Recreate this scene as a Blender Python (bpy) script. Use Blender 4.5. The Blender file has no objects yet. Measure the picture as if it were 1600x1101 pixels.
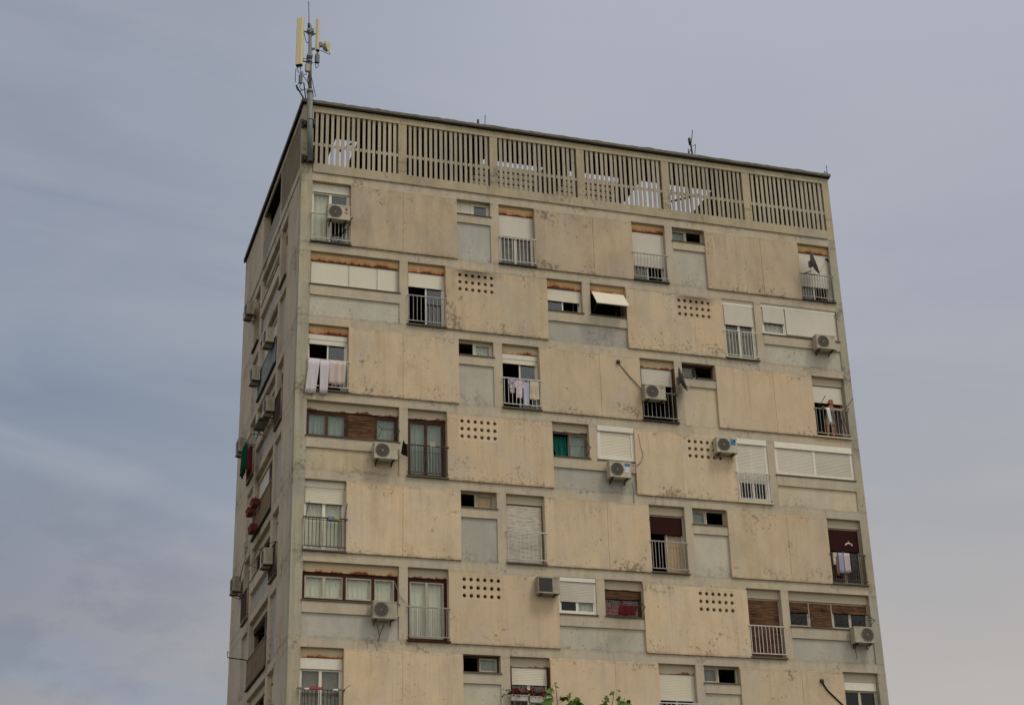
import bpy, bmesh, math, random
from mathutils import Vector, Matrix
random.seed(7)
scene = bpy.context.scene
COL = scene.collection
R = math.radians

# ------------------------------------------------------------------ helpers
def lin(r, g, b):
    def f(c):
        c /= 255.0
        return c / 12.92 if c <= 0.04045 else ((c + 0.055) / 1.055) ** 2.4
    return (f(r), f(g), f(b), 1.0)

def FRONT(u, d, z): return (u, d, z)            # u along the front, d inwards, z up
def SIDE(u, d, z): return (d + 0.02, u, z)      # u along the left side wall, d inwards

class MB:
    """collects geometry, then links it as one mesh object"""
    def __init__(self, F=FRONT):
        self.v = []; self.f = []; self.F = F; self.mi = []; self.m = 0; self.smooth = set()
    def add(self, pts, faces, smooth=False):
        o = len(self.v)
        self.v += [self.F(*p) for p in pts]
        for f in faces:
            if smooth: self.smooth.add(len(self.f))
            self.f.append([o + i for i in f]); self.mi.append(self.m)
        return self
    def box(self, x0, x1, y0, y1, z0, z1):
        return self.add([(x0,y0,z0),(x1,y0,z0),(x1,y1,z0),(x0,y1,z0),(x0,y0,z1),(x1,y0,z1),(x1,y1,z1),(x0,y1,z1)],
                 [(0,3,2,1),(4,5,6,7),(0,1,5,4),(1,2,6,5),(2,3,7,6),(3,0,4,7)])
    def bev(self, x0, x1, y0, y1, z0, z1, b=0.02):
        """box with chamfered front edges (front = y0)"""
        return self.add([(x0,y0+b,z0),(x1,y0+b,z0),(x1,y0+b,z1),(x0,y0+b,z1),
                  (x0+b,y0,z0+b),(x1-b,y0,z0+b),(x1-b,y0,z1-b),(x0+b,y0,z1-b),
                  (x0,y1,z0),(x1,y1,z0),(x1,y1,z1),(x0,y1,z1)],
                 [(4,5,6,7),(0,1,5,4),(1,2,6,5),(2,3,7,6),(3,0,4,7),(0,8,9,1),(1,9,10,2),(2,10,11,3),(3,11,8,0),(8,11,10,9)])
    def tube(self, pts, r, n=6, r2=None):
        pts = [Vector(p) for p in pts]
        P = []; k = len(pts)
        for i, p in enumerate(pts):
            t = (pts[min(i+1,k-1)] - pts[max(i-1,0)])
            t = t.normalized() if t.length > 1e-9 else Vector((0,0,1))
            a = t.cross(Vector((0,0,1)) if abs(t.z) < 0.9 else Vector((1,0,0))).normalized(); b = t.cross(a)
            rr = r if r2 is None else r + (r2 - r) * i / max(k-1, 1)
            for j in range(n):
                an = 2*math.pi*j/n
                q = p + a*(rr*math.cos(an)) + b*(rr*math.sin(an)); P.append(tuple(q))
        Fs = []
        for i in range(k-1):
            for j in range(n):
                Fs.append((i*n+j, i*n+(j+1)%n, (i+1)*n+(j+1)%n, (i+1)*n+j))
        base = len(self.f); self.add(P, Fs, smooth=n > 6); o = len(self.v) - len(P)
        for c in (tuple(range(n))[::-1], tuple((k-1)*n+j for j in range(n))):
            self.f.append([o+i for i in c]); self.mi.append(self.m)
        return self
    def ring(self, c, r0, r1, y0, y1, n=20):
        """annulus in the facade plane (u,z) between depths y0 and y1"""
        P = []
        for j in range(n):
            a = 2*math.pi*j/n; ca, sa = math.cos(a), math.sin(a)
            for r, y in ((r0,y0),(r1,y0),(r1,y1),(r0,y1)):
                P.append((c[0]+r*ca, y, c[1]+r*sa))
        Fs = []
        for j in range(n):
            k = (j+1) % n
            for q in range(4):
                Fs.append((4*j+q, 4*k+q, 4*k+(q+1)%4, 4*j+(q+1)%4))
        return self.add(P, Fs)
    def disc(self, c, r, y0, y1, n=20):
        P = [(c[0]+r*math.cos(2*math.pi*j/n), y, c[1]+r*math.sin(2*math.pi*j/n)) for y in (y0,y1) for j in range(n)]
        Fs = [tuple(range(n)), tuple(range(2*n-1, n-1, -1))]
        for j in range(n): Fs.append((j, n+j, n+(j+1)%n, (j+1)%n))
        return self.add(P, Fs)
    def prism(self, outline, y0, y1):
        n = len(outline)
        P = [(u,y0,z) for u,z in outline] + [(u,y1,z) for u,z in outline]
        Fs = [tuple(range(n)), tuple(range(2*n-1,n-1,-1))] + [(j,n+j,n+(j+1)%n,(j+1)%n) for j in range(n)]
        return self.add(P, Fs)
    def build(self, name, mats, parent=None):
        me = bpy.data.meshes.new(name)
        me.from_pydata(self.v, [], self.f)
        if not isinstance(mats, (list, tuple)): mats = [mats]
        for m in mats: me.materials.append(m)
        for i, p in enumerate(me.polygons):
            p.material_index = self.mi[i]
            if i in self.smooth: p.use_smooth = True
        bm = bmesh.new(); bm.from_mesh(me)
        bmesh.ops.recalc_face_normals(bm, faces=bm.faces)
        bm.to_mesh(me); bm.free(); me.update()
        o = bpy.data.objects.new(name, me); COL.objects.link(o)
        if parent is not None: put(o, parent)
        return o

def put(o, parent):
    o.parent = parent
    o.matrix_parent_inverse = Matrix.Translation(-Vector(parent.location)) if parent.type == 'EMPTY' else Matrix.Identity(4)

def tag(o, label=None, cat=None, group=None, kind=None):
    if label: o['label'] = label
    if cat: o['category'] = cat
    if group: o['group'] = group
    if kind: o['kind'] = kind
    return o

def thing(name, label, cat, loc=(0,0,0), group=None):
    o = bpy.data.objects.new(name, None); COL.objects.link(o); o.location = loc; o.empty_display_size = 0.2
    return tag(o, label, cat, group)

# ------------------------------------------------------------------ materials
class N:
    def __init__(self, m):
        self.t = m.node_tree; self.n = self.t.nodes; self.l = self.t.links
    def new(self, t, **k):
        x = self.n.new(t)
        for a, b in k.items(): setattr(x, a, b)
        return x
    def link(self, a, b): self.l.new(a, b)
    def math(self, op, a, b=None, clamp=False):
        x = self.new('ShaderNodeMath', operation=op); x.use_clamp = clamp
        for i, s in enumerate((a, b)):
            if s is None: continue
            if isinstance(s, (int, float)): x.inputs[i].default_value = s
            else: self.link(s, x.inputs[i])
        return x.outputs[0]
    def noise(self, vec, scale, detail=4, rough=0.55, dist=0.0):
        x = self.new('ShaderNodeTexNoise'); self.link(vec, x.inputs['Vector'])
        x.inputs['Scale'].default_value = scale; x.inputs['Detail'].default_value = detail
        x.inputs['Roughness'].default_value = rough; x.inputs['Distortion'].default_value = dist
        return x.outputs['Fac']
    def ramp(self, fac, stops):
        x = self.new('ShaderNodeValToRGB'); self.link(fac, x.inputs[0])
        e = x.color_ramp.elements
        while len(e) < len(stops): e.new(0.5)
        for i, (p, c) in enumerate(stops):
            e[i].position = p; e[i].color = c if isinstance(c, (tuple, list)) else (c, c, c, 1)
        return x.outputs[0]
    def mix(self, fac, a, b, blend='MIX'):
        x = self.new('ShaderNodeMix', data_type='RGBA', blend_type=blend)
        for s, k in ((fac, 0), (a, 6), (b, 7)):
            if isinstance(s, (int, float)): x.inputs[k].default_value = s
            elif isinstance(s, tuple): x.inputs[k].default_value = s
            else: self.link(s, x.inputs[k])
        return x.outputs[2]
    def map(self, vec, sc, loc=(0,0,0)):
        x = self.new('ShaderNodeMapping'); self.link(vec, x.inputs[0])
        x.inputs['Scale'].default_value = sc; x.inputs['Location'].default_value = loc
        return x.outputs[0]

def base_mat(name):
    m = bpy.data.materials.new(name); m.use_nodes = True
    return m, N(m), m.node_tree.nodes['Principled BSDF']

def paint(name, col, rough=0.5, dirt=0.25, dirtcol=None, metal=0.0, var=0.08, scale=6.0, stretch=(1,1,0.35)):
    """a painted or plastic surface with uneven dirt"""
    m, n, b = base_mat(name)
    tc = n.new('ShaderNodeTexCoord').outputs['Object']
    rnd = n.new('ShaderNodeObjectInfo').outputs['Random']
    f = n.noise(n.map(tc, stretch), scale, 6, 0.65)
    f = n.ramp(f, [(0.42, 0.0), (0.75, 1.0)])
    f = n.math('MULTIPLY', f, dirt)
    dc = dirtcol or (col[0]*0.45, col[1]*0.42, col[2]*0.36, 1)
    c = n.mix(f, col, dc)
    v = n.math('ADD', n.math('MULTIPLY', rnd, 2*var), 1.0 - var)
    c = n.mix(1.0, c, n.new('ShaderNodeCombineColor').outputs[0], 'MULTIPLY') if False else c
    vv = n.new('ShaderNodeHueSaturation'); n.link(c, vv.inputs['Color']); n.link(v, vv.inputs['Value'])
    n.link(vv.outputs[0], b.inputs['Base Color'])
    b.inputs['Roughness'].default_value = rough; b.inputs['Metallic'].default_value = metal
    b.inputs['Specular IOR Level'].default_value = 0.3 if rough < 0.6 else 0.12
    return m

def weathered(name, base, tint, streak, peel, peel_amt=0.5, streak_amt=0.4, off=0.0, fine=0.10, seed=0.0, lvl=0.0, soot=()):
    """plastered / painted concrete: blotches, rain streaks, flaking paint along the storey joints"""
    m, n, b = base_mat(name)
    tc = n.new('ShaderNodeTexCoord').outputs['Object']
    tc = n.map(tc, (1,1,1), (seed, seed*0.7, 0))
    raw = n.new('ShaderNodeTexCoord').outputs['Object']
    rnd = n.new('ShaderNodeObjectInfo').outputs['Random']
    blot = n.ramp(n.noise(tc, 0.42, 5, 0.6, 0.3), [(0.36, 0.0), (0.66, 1.0)])
    c = n.mix(blot, base, tint)
    z = n.new('ShaderNodeSeparateXYZ'); n.link(raw, z.inputs[0])
    t = n.math('DIVIDE', n.math('FLOORED_MODULO', n.math('ADD', z.outputs[2], off), 2.8), 2.8)     # position within the storey
    # soft mid-size clouds of dirt
    mid = n.ramp(n.noise(n.map(tc, (1,1,0.6)), 1.7, 7, 0.68, 0.2), [(0.42, 0.0), (0.78, 1.0)])
    c = n.mix(n.math('MULTIPLY', mid, 0.42), c, streak)
    smu = n.ramp(n.noise(n.map(tc, (1.1,1.1,0.45), (4.4,1.2,8.8)), 1.15, 6, 0.6, 0.35), [(0.50, 0.0), (0.70, 1.0)])
    c = n.mix(n.math('MULTIPLY', smu, 0.50*min(1.0, 1.5*streak_amt)), c, (streak[0]*0.94, streak[1]*0.97, streak[2]*1.02, 1))
    warm = n.ramp(n.noise(n.map(tc, (1.6,1.6,0.35)), 0.9, 5, 0.6, 0.4), [(0.52, 0.0), (0.72, 1.0)])
    c = n.mix(n.math('MULTIPLY', warm, 0.15), c, (base[0]*0.92, base[1]*0.78, base[2]*0.66, 1))
    cool = n.ramp(n.noise(n.map(tc, (1,1,0.7), (7.1,3.3,1.9)), 0.75, 6, 0.62, 0.4), [(0.48, 0.0), (0.70, 1.0)])
    g_ = 0.30*base[0]+0.55*base[1]+0.15*base[2]
    c = n.mix(n.math('MULTIPLY', cool, 0.38), c, (g_*0.86, g_*0.85, g_*0.80, 1))
    # rain streaks, long in z, heaviest under the joints
    st = n.ramp(n.noise(n.map(tc, (4.6,4.6,0.20)), 1.0, 7, 0.72), [(0.46, 0.0), (0.70, 1.0)])
    st2 = n.ramp(n.noise(tc, 0.6, 3), [(0.35, 0.2), (0.65, 1.0)])
    run = n.ramp(t, [(0.0, 0.75), (0.11, 0.9), (0.2, 0.45), (0.7, 0.5), (1.0, 1.0)])
    c = n.mix(n.math('MULTIPLY', n.math('MULTIPLY', n.math('MULTIPLY', st, st2), run), streak_amt*1.5), c, streak)
    drip = n.ramp(n.noise(n.map(tc, (6.5,6.5,0.11), (2.2,5.1,0.4)), 1.0, 6, 0.7), [(0.58, 0.0), (0.72, 1.0)])
    c = n.mix(n.math('MULTIPLY', n.math('MULTIPLY', drip, st2), 0.5*streak_amt+0.2), c, (peel[0]*1.45, peel[1]*1.30, peel[2]*1.12, 1))
    # grime settled on the joint lines
    jl = n.ramp(t, [(0.085, 0.0), (0.116, 1.0), (0.150, 0.0), (0.955, 0.0), (0.985, 0.8), (1.0, 0.5)])
    jn = n.ramp(n.noise(n.map(tc, (1,1,2)), 3.0, 7, 0.7), [(0.40, 0.0), (0.68, 1.0)])
    c = n.mix(n.math('MULTIPLY', n.math('MULTIPLY', jl, jn), 0.7), c, peel)
    # flaking along the joints
    joint = n.ramp(t, [(0.0, 0.8), (0.10, 1.0), (0.20, 0.75), (0.36, 0.12), (0.8, 0.10), (0.93, 0.65), (1.0, 0.85)])
    p1 = n.noise(tc, 0.8, 4, 0.6, 0.5)
    p2 = n.noise(n.map(tc, (1,1,0.8)), 8.5, 9, 0.72, 0.5)
    pk = n.math('ADD', n.math('MULTIPLY', p1, 0.42), n.math('MULTIPLY', p2, 0.58))
    pk = n.math('ADD', pk, n.math('MULTIPLY', joint, 0.07))
    pm = n.ramp(pk, [(0.592+lvl, 0.0), (0.650+lvl, 1.0)])
    c = n.mix(n.math('MULTIPLY', pm, peel_amt), c, peel)
    for sx_, sz_, ax_, az_ in soot:
        dx = n.math('DIVIDE', n.math('SUBTRACT', z.outputs[0], sx_), ax_); dz = n.math('DIVIDE', n.math('SUBTRACT', z.outputs[2], sz_), az_)
        rr = n.math('SQRT', n.math('ADD', n.math('MULTIPLY', dx, dx), n.math('MULTIPLY', dz, dz)))
        so = n.ramp(n.math('ADD', rr, n.math('MULTIPLY', n.math('SUBTRACT', p1, 0.5), 1.2)), [(0.25, 1.0), (1.0, 0.0)])
        c = n.mix(n.math('MULTIPLY', so, 0.8), c, lin(84, 77, 68))
    # small chips and drill holes
    chips = n.ramp(n.noise(tc, 11.0, 3, 0.5), [(0.68, 0.0), (0.72, 1.0)])
    c = n.mix(n.math('MULTIPLY', chips, 0.7), c, peel)
    g = n.noise(tc, 38.0, 5, 0.7)
    v = n.math('ADD', n.math('MULTIPLY', g, 2*fine), 1.0 - fine)
    v = n.math('MULTIPLY', v, n.math('ADD', n.math('MULTIPLY', rnd, 0.16), 0.93))
    rn2 = n.math('FRACT', n.math('MULTIPLY', rnd, 17.3))
    c = n.mix(n.math('MULTIPLY', rn2, 0.30), c, (base[0]*0.93, base[1]*0.90, base[2]*0.96, 1))
    hv = n.new('ShaderNodeHueSaturation'); n.link(c, hv.inputs['Color']); n.link(v, hv.inputs['Value'])
    n.link(hv.outputs[0], b.inputs['Base Color'])
    b.inputs['Roughness'].default_value = 0.92
    b.inputs['Specular IOR Level'].default_value = 0.25
    bp = n.new('ShaderNodeBump'); bp.inputs['Strength'].default_value = 0.35; bp.inputs['Distance'].default_value = 0.02
    n.link(n.math('ADD', n.math('MULTIPLY', p2, 0.8), n.math('MULTIPLY', pm, -0.5)), bp.inputs['Height'])
    n.link(bp.outputs[0], b.inputs['Normal'])
    return m

def rust_plate(name, base, amount, line=0.5):
    """sheet-metal shutter box cover; rust grows from its lower edge (storey position from z)"""
    m, n, b = base_mat(name)
    tc = n.new('ShaderNodeTexCoord').outputs['Object']
    z = n.new('ShaderNodeSeparateXYZ'); n.link(tc, z.inputs[0])
    t = n.math('FLOORED_MODULO', z.outputs[2], 2.8)            # lower edge 2.49, upper edge 2.8
    t = n.math('DIVIDE', n.math('SUBTRACT', t, 2.49), 0.31, True)
    w = n.noise(n.map(tc, (1,1,0.5)), 2.6, 7, 0.7, 0.3)
    h = n.math('SUBTRACT', n.math('ADD', n.math('MULTIPLY', w, 2.2), amount - 1.10), t)
    o = n.ramp(h, [(0.0, 0.0), (0.35, 1.0)])
    c = n.mix(n.math('MULTIPLY', o, 0.85), base, lin(208, 138, 80))
    d = n.ramp(n.math('SUBTRACT', n.math('ADD', n.math('MULTIPLY', w, 1.8), line - 1.0), t), [(0.0, 0.0), (0.16, 1.0)])
    w2 = n.noise(tc, 9.0, 4, 0.6)
    c = n.mix(d, c, n.mix(w2, lin(72, 36, 26), lin(122, 66, 42)))
    n.link(c, b.inputs['Base Color']); b.inputs['Roughness'].default_value = 0.85
    return m

def wood(name, c1, c2, rough=0.75, sx=1.2, sz=16):
    m, n, b = base_mat(name)
    tc = n.new('ShaderNodeTexCoord').outputs['Object']
    f = n.noise(n.map(tc, (sx,sx,sz)), 2.0, 6, 0.7, 0.2)
    f2 = n.noise(tc, 3.0, 5, 0.6)
    f = n.math('ADD', n.math('MULTIPLY', f, 0.65), n.math('MULTIPLY', f2, 0.35))
    n.link(n.ramp(f, [(0.36, c1), (0.66, c2)]), b.inputs['Base Color']); b.inputs['Roughness'].default_value = rough; b.inputs['Specular IOR Level'].default_value = 0.12
    return m

def glass(name, refl=0.025, tint=(0.93,0.94,0.91,1)):
    m, n, b = base_mat(name)
    n.n.remove(b)
    tr = n.new('ShaderNodeBsdfTransparent'); tr.inputs[0].default_value = tint
    gl = n.new('ShaderNodeBsdfGlossy'); gl.inputs['Color'].default_value = (0.92,0.93,0.92,1); gl.inputs['Roughness'].default_value = 0.03
    tc = n.new('ShaderNodeTexCoord').outputs['Object']
    bp = n.new('ShaderNodeBump'); bp.inputs['Strength'].default_value = 0.03; bp.inputs['Distance'].default_value = 0.03
    n.link(n.noise(tc, 1.6, 2), bp.inputs['Height']); n.link(bp.outputs[0], gl.inputs['Normal'])
    lw = n.new('ShaderNodeLayerWeight'); lw.inputs['Blend'].default_value = 0.3
    f = n.math('ADD', n.math('MULTIPLY', lw.outputs['Fresnel'], 0.25), refl, True)
    mx = n.new('ShaderNodeMixShader'); n.link(f, mx.inputs[0]); n.link(tr.outputs[0], mx.inputs[1]); n.link(gl.outputs[0], mx.inputs[2])
    n.link(mx.outputs[0], m.node_tree.nodes['Material Output'].inputs[0])
    return m

def cloth(name, col, pattern=None):
    m, n, b = base_mat(name)
    tc = n.new('ShaderNodeTexCoord').outputs['Object']
    f = n.noise(tc, 7.0, 4, 0.6)
    c = n.mix(n.math('MULTIPLY', f, 0.35), col, (col[0]*0.6, col[1]*0.6, col[2]*0.62, 1))
    if pattern:
        c = n.mix(n.ramp(n.noise(tc, 22.0, 2), [(0.5, 0.0), (0.56, 1.0)]), c, pattern)
    n.link(c, b.inputs['Base Color']); b.inputs['Roughness'].default_value = 0.95
    b.inputs['Specular IOR Level'].default_value = 0.1
    return m

M = {}
M['frame'] = weathered('facade concrete', lin(203,187,158), lin(192,182,161), lin(143,131,112), lin(98,88,74), 0.65, 0.50, fine=0.11, lvl=0.03)
M['pier'] = weathered('corner pier concrete', lin(188,176,148), lin(166,166,152), lin(132,122,104), lin(92,82,70), 0.65, 0.65, seed=3.0)
M['panel'] = weathered('cream panel paint', lin(214,189,154), lin(205,186,157), lin(164,143,115), lin(98,82,66), 0.7, 0.50, fine=0.08, seed=11.0)
M['panel_soot'] = weathered('sooty panel paint', lin(212,187,152), lin(202,184,156), lin(160,140,114), lin(98,84,68), 0.7, 0.55, fine=0.08, seed=14.0, soot=((6.4,-2.96,1.0,0.42),(14.9,-2.96,1.05,0.40)))
M['panel_top'] = weathered('faded panel paint', lin(204,182,149), lin(188,171,146), lin(146,130,108), lin(90,77,62), 0.85, 0.65, seed=17.0)
M['field'] = weathered('grey spandrel paint', lin(198,188,164), lin(186,182,168), lin(148,140,124), lin(112,106,98), 0.5, 0.45, seed=23.0)
M['field_blue'] = weathered('blue grey spandrel paint', lin(190,182,164), lin(172,170,162), lin(142,138,128), lin(112,118,122), 0.5, 0.45, seed=31.0)
M['field_cream'] = weathered('cream spandrel paint', lin(208,190,156), lin(194,184,158), lin(154,138,114), lin(112,98,82), 0.5, 0.45, seed=37.0)
M['side'] = weathered('side wall plaster', lin(206,189,164), lin(194,179,160), lin(146,131,114), lin(90,78,68), 0.75, 0.65, seed=43.0)
M['side_field'] = weathered('side spandrel paint', lin(188,178,168), lin(172,172,170), lin(132,124,116), lin(98,92,86), 0.5, 0.5, seed=47.0)
M['parapet'] = weathered('parapet concrete', lin(184,170,138), lin(170,158,134), lin(128,116,96), lin(80,70,58), 0.6, 0.55, off=1.9, seed=53.0)
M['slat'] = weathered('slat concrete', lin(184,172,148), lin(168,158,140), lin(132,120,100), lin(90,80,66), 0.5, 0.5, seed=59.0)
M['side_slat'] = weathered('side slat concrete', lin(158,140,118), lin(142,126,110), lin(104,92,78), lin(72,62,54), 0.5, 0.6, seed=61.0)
M['bitumen'] = paint('roof bitumen', lin(132,124,106), 0.95, 0.7, lin(90,84,72), var=0.03, scale=3.0, stretch=(1,1,1))
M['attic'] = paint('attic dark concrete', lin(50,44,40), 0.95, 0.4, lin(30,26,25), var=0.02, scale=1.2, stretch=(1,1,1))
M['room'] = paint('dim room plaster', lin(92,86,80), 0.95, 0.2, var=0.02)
M['white'] = paint('white pvc', lin(226,219,202), 0.4, 0.22, lin(172,164,148))
M['white_shut'] = paint('white roller shutter', lin(220,211,190), 0.45, 0.15, lin(186,172,148), scale=2.5, var=0.04)
M['grey_shut'] = paint('greyed roller shutter', lin(208,199,184), 0.5, 0.2, lin(176,164,148), scale=3.0)
M['old_shut'] = paint('worn wooden roller shutter paint', lin(206,198,184), 0.7, 0.8, lin(134,118,102), scale=8.0, stretch=(0.5,0.5,3))
M['maroon'] = paint('maroon roller shutter', lin(54,25,22), 0.85, 0.4, lin(40,20,18))
M['wood'] = wood('weathered brown wood', lin(46,32,26), lin(108,78,54))
M['wood_red'] = wood('red brown wood', lin(50,28,22), lin(84,50,38))
M['wood_grey'] = wood('bleached grey wood', lin(96,82,70), lin(146,130,110))
M['wood_slat'] = wood('brown wooden shutter slats', lin(46,31,25), lin(126,92,64), sx=0.9, sz=9)
M['cream_wood'] = paint('old cream window paint', lin(190,180,158), 0.6, 0.6, lin(124,110,90))
M['header'] = rust_plate('rusty shutter box cover', lin(216,186,142), 0.70, 0.33)
M['header_pale'] = rust_plate('pale rusty shutter box cover', lin(198,180,148), 0.40, 0.24)
M['header_line'] = rust_plate('shutter box cover with a rust line', lin(184,170,146), 0.10, 0.22)
M['header_plain'] = rust_plate('plain shutter box cover', lin(184,171,146), -0.3, -0.05)
M['glass'] = glass('window glass')
M['glass_sky'] = glass('bright window glass', 0.075, (0.6,0.64,0.64,1))
M['glass_dark'] = glass('dark window glass', 0.015, (0.5,0.52,0.52,1))
M['cur_white'] = cloth('white curtain', lin(232,230,216))
M['cur_grey'] = cloth('grey net curtain', lin(140,134,124))
M['cur_blue'] = cloth('pale blue curtain', lin(150,164,160))
M['cur_teal'] = cloth('teal curtain', lin(22,104,92))
M['cur_red'] = cloth('red curtain', lin(150,52,54))
M['cur_beige'] = cloth('beige curtain', lin(230,182,118))
M['rail_white'] = paint('white painted rail', lin(206,202,194), 0.5, 0.5, lin(140,126,110), var=0.03)
M['rail_grey'] = paint('grey painted rail', lin(168,164,158), 0.5, 0.5, lin(110,96,84), var=0.03)
M['rail_dark'] = paint('dark rusty rail', lin(88,74,66), 0.7, 0.6, lin(66,46,38), var=0.03)
M['sill'] = paint('concrete sill', lin(104,96,84), 0.9, 0.6, lin(70,64,56))
M['sill_dark'] = paint('dark dirty sill', lin(74,70,66), 0.9, 0.5)
M['sill_cream'] = paint('cream sill', lin(206,188,152), 0.8, 0.3)
M['ac'] = paint('air conditioner casing', lin(186,177,155), 0.5, 0.55, lin(134,122,100), var=0.16)
M['ac_grey'] = paint('greyed air conditioner casing', lin(176,166,146), 0.55, 0.7, lin(116,104,86), var=0.14)
M['dark_metal'] = paint('dark metal', lin(52,48,46), 0.5, 0.3)
M['black'] = paint('black rubber', lin(24,23,24), 0.7, 0.1)
M['fan'] = paint('fan guard', lin(112,108,100), 0.5, 0.2)
M['galv'] = paint('galvanised steel', lin(126,130,126), 0.6, 0.6, lin(92,90,84), metal=0.3)
M['antenna'] = paint('aged antenna radome', lin(216,199,154), 0.45, 0.25, lin(190,170,126), scale=3)
M['antenna2'] = paint('pale antenna radome', lin(214,202,172), 0.45, 0.25, lin(180,166,134), scale=3)
M['fan_back'] = paint('shaded fan blades', lin(88,83,74), 0.7, 0.3)
M['hose'] = paint('pipe insulation', lin(150,138,120), 0.7, 0.4)
M['red_mark'] = paint('red printing', lin(176,34,54), 0.5, 0.0)
M['blue_mark'] = paint('blue sticker', lin(62,118,158), 0.4, 0.05)
M['pale_mark'] = paint('pale sticker print', lin(214,224,230), 0.5, 0.0)
M['grey_mark'] = paint('grey printing', lin(96,96,98), 0.5, 0.0)
M['dish'] = paint('grey satellite dish', lin(96,102,100), 0.5, 0.3)
M['dish_dark'] = paint('dark satellite dish', lin(76,80,80), 0.5, 0.3)
M['pot'] = paint('terracotta red planter', lin(112,50,44), 0.7, 0.3)
M['box_white'] = paint('white flower trough', lin(208,202,194), 0.6, 0.5)
M['leaf'] = paint('leaf green', lin(80,102,44), 0.6, 0.5, lin(106,124,58), var=0.0, scale=9)
M['leaf_dark'] = paint('dark leaf green', lin(52,72,42), 0.6, 0.4, lin(70,92,50), var=0.0, scale=12)
M['bark'] = paint('bark', lin(98,86,70), 0.95, 0.6, lin(54,46,38), scale=12)
M['petal'] = paint('red petals', lin(140,28,38), 0.7, 0.4, lin(88,20,28))
M['sheet_grey'] = paint('grey corrugated sheet', lin(146,142,136), 0.7, 0.6, lin(110,92,76))
M['sheet_brown'] = paint('brown corrugated sheet', lin(134,114,92), 0.7, 0.7, lin(92,70,52))
M['sheet_blue'] = paint('blue grey sheet', lin(140,146,150), 0.7, 0.4, lin(104,106,106))

# ------------------------------------------------------------------ camera
CAM = Vector((-8.9345, -50.5342, -29.0447))
rx = Vector((0.9530062, -0.3018527, -0.0257697)); up = Vector((-0.0978757, -0.3872768, 0.9167535)); fw = Vector((0.2867045, 0.8711496, 0.3986213))
cd = bpy.data.cameras.new('camera'); cam = bpy.data.objects.new('camera', cd); COL.objects.link(cam)
mw = Matrix(((rx.x, up.x, -fw.x, CAM.x), (rx.y, up.y, -fw.y, CAM.y), (rx.z, up.z, -fw.z, CAM.z), (0,0,0,1)))
cam.matrix_world = mw
cd.sensor_width = 36.0; cd.lens = 2553.97 / 1600.0 * 36.0; cd.clip_end = 5000; cd.clip_start = 0.5
scene.camera = cam

# ------------------------------------------------------------------ building
W = 21.2; D = 13.2; GROUND = -30.65
SH = 2.8
def T(row): return -SH * (row - 1)
block = thing('apartment_block', 'tall weathered cream and grey concrete apartment block with slatted attic', 'building', (0,0,GROUND))

# --- the bare structure of the front: piers, beams, columns
wall = MB()
for a, b in ((0, 0.40), (20.88, W)):
    pier = MB(); pier.box(a, b, 0, 0.40, GROUND, 0.33); pier.build('corner_pier', M['pier'], block)
wall.box(0.40, 20.88, 0.0, 0.35, 0.0, 0.33)
DEEP = 0.35
fields = []; panels = []; vents = []
for r in range(1, 8):
    t = T(r); zb = t - 2.48
    wall.box(0.40, 20.88, 0.0, DEEP, t - SH, zb)
    if r % 2:
        for a, b in ((7.01,7.33), (13.93,14.23)): wall.box(a, b, 0, DEEP, zb, t)
        for a, b in ((1.79,5.72), (8.70,12.56), (15.55,19.50)): panels.append((r, a, b, None))
        for a, b in ((5.72,7.01), (14.23,15.55)):
            wall.box(a, b, -0.012, DEEP, t-0.945, t-0.62); fields.append((r, a, b, t-0.945, zb))
    else:
        for a, b in ((3.59,3.89), (17.39,17.68)): wall.box(a, b, 0, DEEP, zb, t)
        wall.box(10.47, 10.77, 0, DEEP, t-1.32, t)
        panels.append((r, 5.27, 9.09, 5.68)); panels.append((r, 12.17, 16.06, 14.17))
        for a, b in ((0.40,3.59), (9.09,12.17), (17.68,20.88)):
            wall.box(a, b, -0.012, DEEP, t-1.69, t-1.32); fields.append((r, a, b, t-1.69, zb))
wall.box(0.40, 20.88, 0, DEEP, GROUND, T(8))
wall.build('wall', M['frame'], block)
fmat = {(1,0):'field_blue',(1,1):'field',(3,0):'field',(3,1):'field_cream',(5,0):'field_blue',(5,1):'field',(7,0):'field',(7,1):'field',
        (2,0):'field',(2,1):'field_blue',(2,2):'field',(4,0):'field_cream',(4,1):'field_blue',(4,2):'field_cream',(6,0):'field_blue',(6,1):'field',(6,2):'field_blue'}
cnt = {}
for r, a, b, z1, z0 in fields:
    k = cnt.get(r, 0); cnt[r] = k + 1
    f = MB(); f.box(a, b, 0.045, DEEP, z0, z1)
    f.build('spandrel', M[fmat[(r, k)]], block)

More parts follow.
